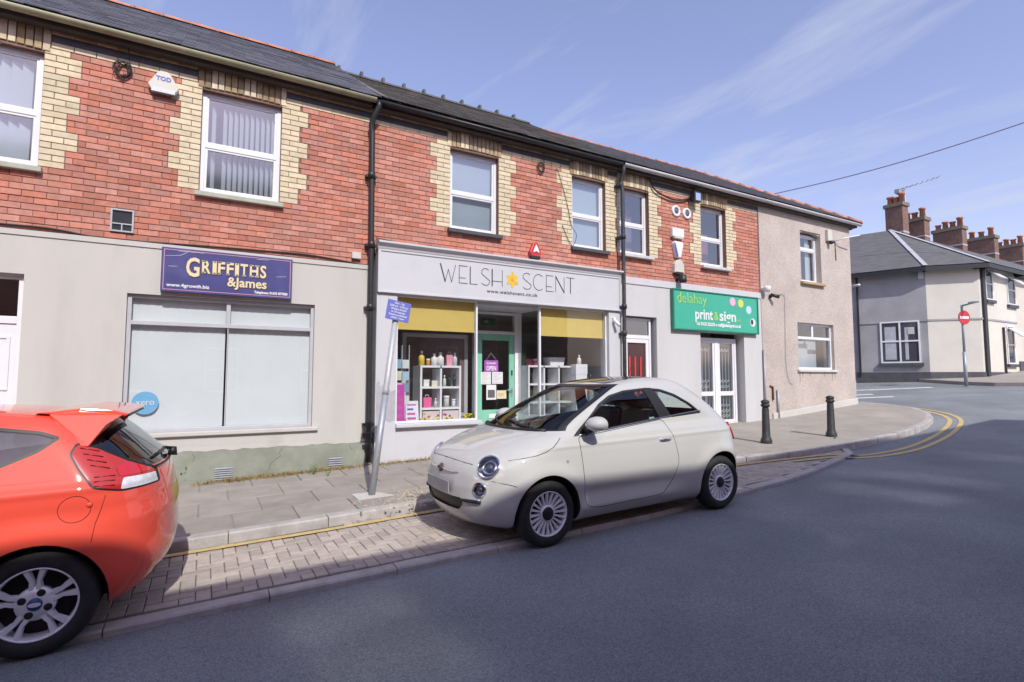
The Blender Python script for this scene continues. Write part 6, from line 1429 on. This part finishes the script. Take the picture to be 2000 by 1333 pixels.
for sg in (-1, 1):
    c_ = lambda q, s=sg: q.y * s > 0
    d_ = car.take('door', (10,), M_CREAMP, fiat, c_); car.take('shut_line', (7,), M_GAP, fiat, c_, off=-.004)
    car.take('side_window', (3,), M_CARGLASS, fiat, c_, off=-.003); car.take('quarter_window', (4,), M_CARGLASS, fiat, c_, off=-.003)
    P = [car.side(x, z, sg, .006)[0] for x, z in [(2.10, .83), (2.13, .832), (2.22, .832), (2.25, .83)]]; P[1] += Vector((0, sg * .012, 0)); P[2] += Vector((0, sg * .012, 0)); MB().tube(P, .011, 8).build('handle', M_CHROME, d_)
    polyline_on(car, [(x, .948 + .012 * math.sin((x - 1.05) * 1.3) + (x - 1.05) * .075) for x in frange(1.07, 2.82, 16)], sg, .005, 'belt_strip', M_CHROME, fiat, .001)
    # mirror
    b = car.side(1.20, .985, sg)[0]; m_ = MB(); m_.tube([b, b + Vector((0, sg * .07, .015)), b + Vector((.03, sg * .10, .04))], [.035, .03, .03], 10); m_ = m_.build('mirror', M_TRIM, fiat)
    mc = b + Vector((.02, sg * .15, .075)); mb = MB(); mb.lathe([(.001, -.075), (.05, -.068), (.085, -.035), (.098, 0), (.096, .03), (.085, .045)], mc, 'x', 20, Matrix(((1.35, 0, 0), (0, 1.1, 0), (0, 0, .72)))); mb.build('mirror_shell', M_CREAMP, m_)
    mb = MB(); mb.lathe([(.083, .046), (.001, .047)], mc, 'x', 20, Matrix(((1.36, 0, 0), (0, 1.05, 0), (0, 0, .72)))); mb.build('mirror_glass', M_CHROME, m_)
    # headlamps
    for nm, o3, rr, dome in (('headlight', Vector((-.5, sg * 1.0, .98)), .108, .03), ('driving_light', Vector((-.75, sg * .95, .56)), .068, .016)):
        p, n = lamp_pose(nm, sg); Q = aligned(n)
        el = Q @ Matrix(((1, 0, 0), (0, .96 if nm == 'headlight' else .92, 0), (0, 0, 1)))
        hl = MB(); hl.lathe([(rr * 1.0, -.01), (rr * 1.06, .014), (rr * 1.0, .022), (rr * .93, .018), (rr * .92, .0)], p, 'z', 32, el, cap=False); hl = hl.build(nm, M_CHROME, fiat)
        mb = MB(); mb.lathe([(rr * .93, .006), (rr * .75, -.02), (rr * .5, -.035), (rr * .34, -.03), (rr * .33, -.005), (.001, .004)], p, 'z', 28, el, cap=False); mb.build('reflector', M_REFL, hl)
        mb = MB(); mb.lathe([(rr * .36, -.006), (rr * .3, .008), (.001, .014)], p, 'z', 20, el); mb.build('bulb_cover', mat('dark_chrome', (.05, .05, .06), .1, 0, spec=.8), hl)
        mb = MB(); mb.lathe([(rr * (.58 + .06 * math.cos(a)), -.018 + rr * .1 * math.sin(a)) for a in np.linspace(0, 2 * math.pi, 9)], p, 'z', 28, el, cap=False); mb.build('lamp_ring', M_CHROME, hl)
        mb = MB(); mb.lathe([(rr * .98, .018), (rr * .8, .018 + dome * .55), (rr * .45, .018 + dome * .9), (.001, .018 + dome)], p, 'z', 28, el, cap=False); mb.build('lens', M_LAMP, hl)
    P = [car.hit((-1, sg * y, .44), (1, 0, 0), .006)[0] for y in frange(.42, .60, 6)]; MB().tube(P, .017, 6).build('bumper_strip', M_TRIM, fiat); MB().tube([q + Vector((-.004, 0, .016)) for q in P], .005, 6).build('bumper_chrome', M_CHROME, fiat)
    p, n = car.side(.93, .735, sg, .002); MB().lathe([(.016, 0), (.014, .006), (.001, .008)], p, 'z', 12, aligned(n)).build('repeater', M_LAMP, fiat)
    wheel(fiat, hx1, sg * .80, wr, wr, .20, sg, 'multi'); wheel(fiat, hx2, sg * .80, wr, wr, .20, sg, 'multi')
    # rear lamps
    p, n = car.hit((3.9, sg * .75, .82), (-1, -sg * .18, 0)); el = aligned(n) @ Matrix(((.75, 0, 0), (0, 1.3, 0), (0, 0, 1))); MB().lathe([(.085, -.01), (.08, .012), (.04, .02), (.001, .022)], p, 'z', 20, el).build('tail_light', mat('tail_red', (.35, .02, .02), .2, 0, coat=1), fiat)
car.take('windscreen', (1,), M_CARGLASS, fiat, off=-.003); car.take('rear_window', (2,), M_CARGLASS, fiat, off=-.003); car.take('roof_glass', (5,), mat('roof_glass', (.008, .008, .01), .06, 0, spec=.6), fiat)
car.take('window_trim', (6,), M_TRIM, fiat); car.take('intake', (8,), M_TRIM, fiat, off=-.02)
car.take('headlining', (0, 10, 6), M_INT, fiat, off=-.022, rev=True)
# bonnet shut line, moustache trim, badge, plate, wipers
for sg in (-1, 1):
    pts = [car.hit((-1, sg * y, z), (1, 0, 0), .0005)[0] for y, z in ((0, .765), (.2, .762), (.36, .752), (.46, .745))]; MB().tube(pts, .0035, 5).build('bonnet_line', M_GAP, fiat)
    MB().tube([car.side(x, z, sg, .0005)[0] for x, z in ((.37, .785), (.5, .80), (.62, .815), (.72, .84), (.80, .875), (.86, .915), (.9, .945))], .0035, 5).build('bonnet_line', M_GAP, fiat)
    MB().tube([car.hit((-1, sg * y, .672 - .02 * y), (1, 0, 0), .004)[0] for y in frange(.05, .34, 8)], [.013] * 6 + [.01, .007, .003], 8).build('nose_trim', M_CHROME, fiat)
    MB().tube([car.side(x, z, sg, .0005)[0] for x, z in ((.22, .62), (.3, .60), (.36, .585), (.40, .57))], .003, 5).build('bumper_line', M_GAP, fiat)
p, n = car.hit((-1, 0, .672), (1, 0, 0), .004); MB().lathe([(.042, -.004), (.04, .006), (.001, .01)], p, 'z', 20, aligned(n)).build('badge', mat('badge_red', (.12, .05, .05), .3, 0), fiat)
p, n = car.hit((-1, 0, .53), (1, 0, 0), .008); MB().box(p.x - .012, p.x - .002, -.26, .26, .475, .585).build('number_plate', mat('plate_blank', (.33, .33, .33), .6, .1, 9), fiat, bevel=.004)
for y0, y1, zz in ((-.45, .12, 0), (.02, .55, .0)):
    pts = []
    for t in frange(0, 1, 8): y = y0 + (y1 - y0) * t; pts.append(car.hit((-.6, y * 1.02, 1.012 + .055 * t), (1, 0, 0), .012)[0])
    MB().tube(pts, [.012] * 3 + [.009] * 6, 6).build('wiper', M_TRIM, fiat)
mb = MB(); pts = [car.hit((-.6, y, 1.003), (1, 0, 0), .001)[0] for y in frange(-.60, .60, 14)]; mb.tube(pts, .02, 6); mb.build('scuttle', M_TRIM, fiat)
# interior
MB().prism([(.75, .35), (1.2, .35), (1.2, .80), (1.16, .93), (.98, .965), (.72, .95)], -.66, .66, 'y').build('dashboard', M_INT, fiat, bevel=.03)
MB().box(.7, 3.3, -.70, .70, .24, .30).build('floor_pan', M_INT, fiat)
sw_ = MB(); Q = Matrix.Rotation(R(-62), 3, 'Y'); sw_.lathe([(.185 + .015 * math.cos(a), .015 * math.sin(a)) for a in np.linspace(0, 2 * math.pi, 9)], (1.27, -.34, .90), 'z', 28, Q); sw_.box(-.03, .03, -.18, .18, -.012, .012, Matrix.Translation((1.27, -.34, .90)) @ Q.to_4x4()); sw_.build('steering_wheel', mat('steering_leather', (.2, .13, .085), .6), fiat)
seat(fiat, 1.62, -.34, M_SEAT); seat(fiat, 1.62, .34, M_SEAT); MB().prism([(2.5, .5), (2.75, .5), (2.95, .98), (2.85, 1.0)], -.55, .55, 'y').build('rear_seat', M_SEAT, fiat, bevel=.05)
MB().lathe([(.004, 0), (.0025, .2), (.001, .2)], (2.42, 0, 1.474), 'z', 6, Matrix.Rotation(R(20), 3, 'Y')).build('aerial', M_TRIM, fiat)
p, n = car.side(2.10, 1.06, -1); MB().box(2.06, 2.13, p.y + .012, p.y + .014, 1.02, 1.06).build('window_sticker', mat('pale_sticker', (.45, .6, .58), .6, 0), fiat)
MB().prism([(hx1 + .36, .17), (hx2 - .36, .17), (hx2 - .36, .24), (hx1 + .36, .24)], -.69, .69, 'y').build('underbody', M_TRIM, fiat); MB().box(.3, 3.3, -.45, .45, .19, .26).build('undertray', M_TRIM, fiat)
fiat.location = (cx0, cyc, zr(cx0 + hx1) - slope(4) * hx1); fiat.rotation_euler = (0, -math.atan((zr(cx0 + hx2) - zr(cx0 + hx1)) / (hx2 - hx1)), 0)
car.bm.free()

# ---------------------------------------------------------------- red hatchback
M_REDP = mat('red_paint', (.80, .085, .05), .5, .01, 2, spec=.15, coat=1.0)
ford = thing('parked_car', (0, 0, 0), 'bright red hatchback with roof spoiler, cut off at the left', 'car')
gx1, gx2, gr = .81, 3.30, .302
xf = pchip([(.17, .2), (.25, .06), (.4, .01), (.55, .0), (.68, .04), (.76, .12), (.82, .25), (.87, .45), (.91, .68), (.95, .93), (.98, 1.05), (1.1, 1.28), (1.2, 1.49), (1.3, 1.74), (1.36, 1.93), (1.395, 2.12), (1.42, 2.35), (1.435, 2.55)])
xr = pchip([(.17, 3.72), (.22, 3.82), (.3, 3.90), (.4, 3.955), (.5, 3.97), (.7, 3.97), (.8, 3.955), (.9, 3.935), (.98, 3.91), (1.04, 3.87), (1.1, 3.81), (1.18, 3.73), (1.26, 3.64), (1.32, 3.56), (1.355, 3.47), (1.385, 3.30), (1.41, 3.08), (1.435, 2.78)])
wf = pchip([(.17, .74), (.25, .815), (.35, .845), (.5, .858), (.7, .86), (.82, .858), (.92, .84), (.98, .815), (1.05, .783), (1.15, .738), (1.25, .69), (1.32, .65), (1.36, .61), (1.395, .54), (1.42, .42), (1.435, .25)])
af = pchip([(.17, .6), (.6, .65), (.95, .75), (1.0, .6), (1.1, .4), (1.435, .3)]); bf = pchip([(.17, .42), (.5, .48), (.85, .5), (1.0, .46), (1.2, .4), (1.36, .3), (1.435, .2)])
pf = pchip([(.17, 2.5), (1.435, 2.5)]); qf = pchip([(.17, 2.8), (.6, 2.7), (1.0, 2.6), (1.2, 2.7), (1.435, 2.4)])
def fdisp(x, z, y):
    d = 0
    for h in (gx1, gx2): r = math.hypot(x - h, z - .3); d += .025 * math.exp(-((r - .38) / .09) ** 2) if y > .5 else 0
    if y > .5: d += .010 * math.exp(-((z - .93) / .025) ** 2) - .010 * math.exp(-((z - .80) / .07) ** 2)
    return d
zs = frange(.17, .80, 32)[:-1] + frange(.80, 1.0, 22)[:-1] + frange(1.0, 1.36, 30)[:-1] + [1.36, 1.37, 1.38, 1.388, 1.396, 1.404, 1.412, 1.42, 1.426, 1.431, 1.435]
car = Car(zs, xf, xr, wf, af, bf, pf, qf, fdisp); arches(car, ford, (gx1, gx2), .345, .30)
for f in car.bm.faces:
    c = f.calc_center_median(); i = f[car.idx]
    if .985 < c.z < 1.375 and 0 <= i < NF - 6 and c.x < 2.2: f[car.lay] = 1 if (1.0 < c.z < 1.36 and i < NF - 8) else 6
    if 1.0 < c.z < 1.33 and i >= NF + NS + 5 and c.x > 3.3: f[car.lay] = 2
sw_p = rounded([(1.35, .97), (1.62, 1.14), (1.9, 1.25), (2.3, 1.325), (2.7, 1.335), (3.06, 1.318), (3.28, 1.28), (3.385, 1.235), (3.28, 1.155), (3.06, 1.06), (2.4, 1.0)], .03, 3)
car.region(sw_p, 3, 'xz', SD_, trim=6, tw=.018, only=(0,))
car.region([(2.30, 1.33), (2.40, 1.335), (2.46, 1.0), (2.34, .99)], 6, 'xz', SD_, only=(3,))
RL = lambda c: abs(c.y) > .38 and c.x > 3.35
tl = rounded([(3.455, 1.20), (3.56, 1.165), (3.72, 1.065), (3.86, .985), (3.885, .885), (3.70, .885), (3.555, .925), (3.475, 1.04), (3.425, 1.135)], .02, 3)
car.region(tl, 11, 'xz', RL, trim=6, tw=.012); RL2 = lambda c: RL(c)
car.region(rounded([(3.69, .9), (3.88, .895), (3.86, .955), (3.70, .965)], .01, 2), 12, 'xz', RL, only=(11,))
car.region(rounded([(3.68, .975), (3.85, .97), (3.82, 1.0), (3.72, 1.05), (3.66, 1.03)], .012, 2), 13, 'xz', RL, only=(11,))
dr_ = rounded([(1.25, .96), (1.22, .7), (1.26, .30), (1.45, .26), (2.45, .27), (2.56, .42), (2.57, .8), (2.47, 1.0), (2.0, .98)], .05, 3)
car.cut(dr_, 'xz', SD_); i_ = inset(dr_, .006); car.cut(i_, 'xz', SD_); car.mark(dr_, 7, 'xz', SD_, only=(0,)); car.mark(i_, 10, 'xz', SD_, only=(7,))
RB = lambda c: c.x > 3.5
car.region([(-.52, .20), (.52, .20), (.58, .34), (-.58, .34)], 8, 'yz', RB, only=(0,))
car.region([(-.3, .68), (.3, .68), (.3, .80), (-.3, .80)], 14, 'yz', RB, only=(0,))
car.take('body', (0,), M_REDP, ford); car.take('windscreen', (1,), M_CARGLASS, ford, off=-.003); M_DKG = glass('tinted_glass', (.34, .36, .37), 3.2); car.take('rear_window', (2,), M_DKG, ford, off=-.002)
car.take('window_trim', (6,), M_TRIM, ford); car.take('bumper_insert', (8,), M_TRIM, ford); car.take('headlining', (0, 10, 6), M_INT, ford, off=-.022, rev=True)
M_TRED = mat('tail_lens_red', (.50, .03, .02), .12, .05, 30, coat=1.0)
car.take('number_plate', (14,), mat('plate_yellow', (.6, .42, .05), .5, .05, 9), ford)
for sg in (-1, 1):
    c_ = lambda q, s=sg: q.y * s > 0
    d_ = car.take('door', (10,), M_REDP, ford, c_); car.take('shut_line', (7,), M_GAP, ford, c_, off=-.004); car.take('side_window', (3,), M_DKG, ford, c_, off=-.003)
    P = [car.side(x, z, sg, .006)[0] for x, z in [(2.22, .86), (2.26, .862), (2.38, .862), (2.42, .86)]]; P[1] += Vector((0, sg * .012, 0)); P[2] += Vector((0, sg * .012, 0)); MB().tube(P, .013, 8).build('handle', M_REDP, d_)
    t_l = car.take('tail_light', (11,), M_TRED, ford, c_); car.take('reverse_lamp', (12,), mat('lamp_clear', (.72, .72, .74), .1, .15, 40, coat=1.0), t_l, c_, off=.002); car.take('brake_lamp', (13,), mat('brake_red', (.62, .02, .03), .08, 0, coat=1.0), t_l, c_, off=.003)
    for k in range(4): polyline_on(car, [(3.475 + .02 * k, 1.165 - .035 * k), (3.57 + .02 * k, 1.135 - .035 * k)], sg, .004, 'lens_rib', mat('lens_dark', (.16, .012, .012), .3, 0), t_l, .002)
    for k in range(3): polyline_on(car, [(3.56, .99 - .026 * k), (3.66, .985 - .026 * k)], sg, .004, 'lens_rib', MATS['lens_dark'], t_l, .002)
    wheel(ford, gx1, sg * .845, gr, gr, .208, sg, 'five'); wheel(ford, gx2, sg * .845, gr, gr, .208, sg, 'five', .2)
    # bumper seam and crease
    polyline_on(car, [(3.62, .88), (3.60, .80), (3.575, .72), (3.56, .62)], sg, .002, 'bumper_line', M_GAP, ford)
    b = car.side(1.5, 1.0, sg)[0]; mc = b + Vector((.02, sg * .14, .06)); m_ = MB(); m_.tube([b, mc], .03, 8); m_ = m_.build('mirror', M_TRIM, ford); MB().lathe([(.001, -.08), (.06, -.07), (.1, -.02), (.1, .05), (.001, .055)], mc, 'x', 16, Matrix(((1, 0, 0), (0, 1.1, 0), (0, 0, .7)))).build('mirror_shell', M_REDP, m_)
    p, n = car.hit((-1, sg * .62, .72), (1, 0, 0)); MB().lathe([(.14, -.01), (.12, .03), (.001, .05)], p, 'z', 20, aligned(n) @ Matrix(((1, 0, 0), (0, .6, 0), (0, 0, 1)))).build('headlight', M_LAMP, ford)
    fin = [(3.40, 1.185), (3.335, 1.33), (3.30, 1.375), (3.45, 1.392), (3.68, 1.352), (3.60, 1.30), (3.515, 1.165)]; mb = MB(); n_ = len(fin); yo = [car.side(x, z, sg)[0].y if z < 1.34 else sg * .60 for x, z in fin]; yo = [sg * max(.575, min(.70, abs(v))) + sg * .006 for v in yo]
    vs = [(x, y, z) for (x, z), y in zip(fin, yo)] + [(x, sg * (abs(y) - .055), z) for (x, z), y in zip(fin, yo)]; mb.add(vs, [tuple(range(n_)), tuple(range(2 * n_ - 1, n_ - 1, -1))] + [(i, (i + 1) % n_, n_ + (i + 1) % n_, n_ + i) for i in range(n_)]); mb.build('spoiler_fin', M_REDP, ford, bevel=.008)
fc = [(3.475 + .078 * math.cos(a), .82 + .075 * math.sin(a)) for a in np.linspace(0, 2 * math.pi, 33)[:-1]]; polyline_on(car, fc, -1, .0018, 'fuel_flap', M_GAP, ford, closed=True)
p, n = car.side(3.545, .835, -1, .003); MB().lathe([(.018, -.004), (.012, .004), (.001, .006)], p, 'z', 10, aligned(n)).build('flap_pull', M_REDP, ford)
spl = MB(); prof = [(3.22, 1.385), (3.45, 1.404), (3.62, 1.385), (3.70, 1.358), (3.695, 1.338), (3.55, 1.335), (3.4, 1.36)]
spl.prism(prof, -.575, .575, 'y'); spl = spl.build('spoiler', M_REDP, ford, bevel=.008); MB().box(3.66, 3.704, -.5, .5, 1.334, 1.345).build('brake_light_bar', M_TRIM, spl)
p, n = car.hit((4.5, 0, 1.0), (-1, 0, 0), .01); mb = MB(); mb.tube([p + Vector((.02, 0, -.01)), p + Vector((.03, 0, .05))], [.035, .02], 10); mb.tube([p + Vector((.02, 0, .04))] + [car.hit((4.5, y, 1.05 + .02 * y), (-1, 0, 0), .018)[0] for y in frange(-.05, -.42, 6)], .012, 6); mb.build('rear_wiper', M_TRIM, ford)
pts = [car.hit((4.5, y, .985), (-1, 0, 0), .004)[0] for y in frange(-.55, .55, 14)]; MB().tube(pts, .008, 6).build('tailgate_lip', M_TRIM, ford)
seat(ford, 1.75, -.37, M_SEAT); seat(ford, 1.75, .37, M_SEAT); MB().prism([(2.75, .5), (3.0, .5), (3.15, 1.0), (3.05, 1.03)], -.6, .6, 'y').build('rear_seat', M_SEAT, ford, bevel=.05)
MB().prism([(.9, .4), (1.35, .4), (1.35, .8), (1.28, .93), (1.1, .95), (.9, .9)], -.7, .7, 'y').build('dashboard', M_INT, ford); MB().box(.8, 3.6, -.72, .72, .24, .3).build('floor_pan', M_INT, ford); MB().box(.4, 3.75, -.5, .5, .19, .26).build('undertray', M_TRIM, ford); MB().box(gx1 + .37, gx2 - .37, -.74, .74, .17, .24).build('underbody', M_TRIM, ford)
fx_, fyc = -4.09, -3.545
ford.location = (fx_, fyc, zr(fx_ + gx1) - slope(-2) * gx1); ford.rotation_euler = (0, -math.atan((zr(fx_ + gx2) - zr(fx_ + gx1)) / (gx2 - gx1)), 0)
car.bm.free()
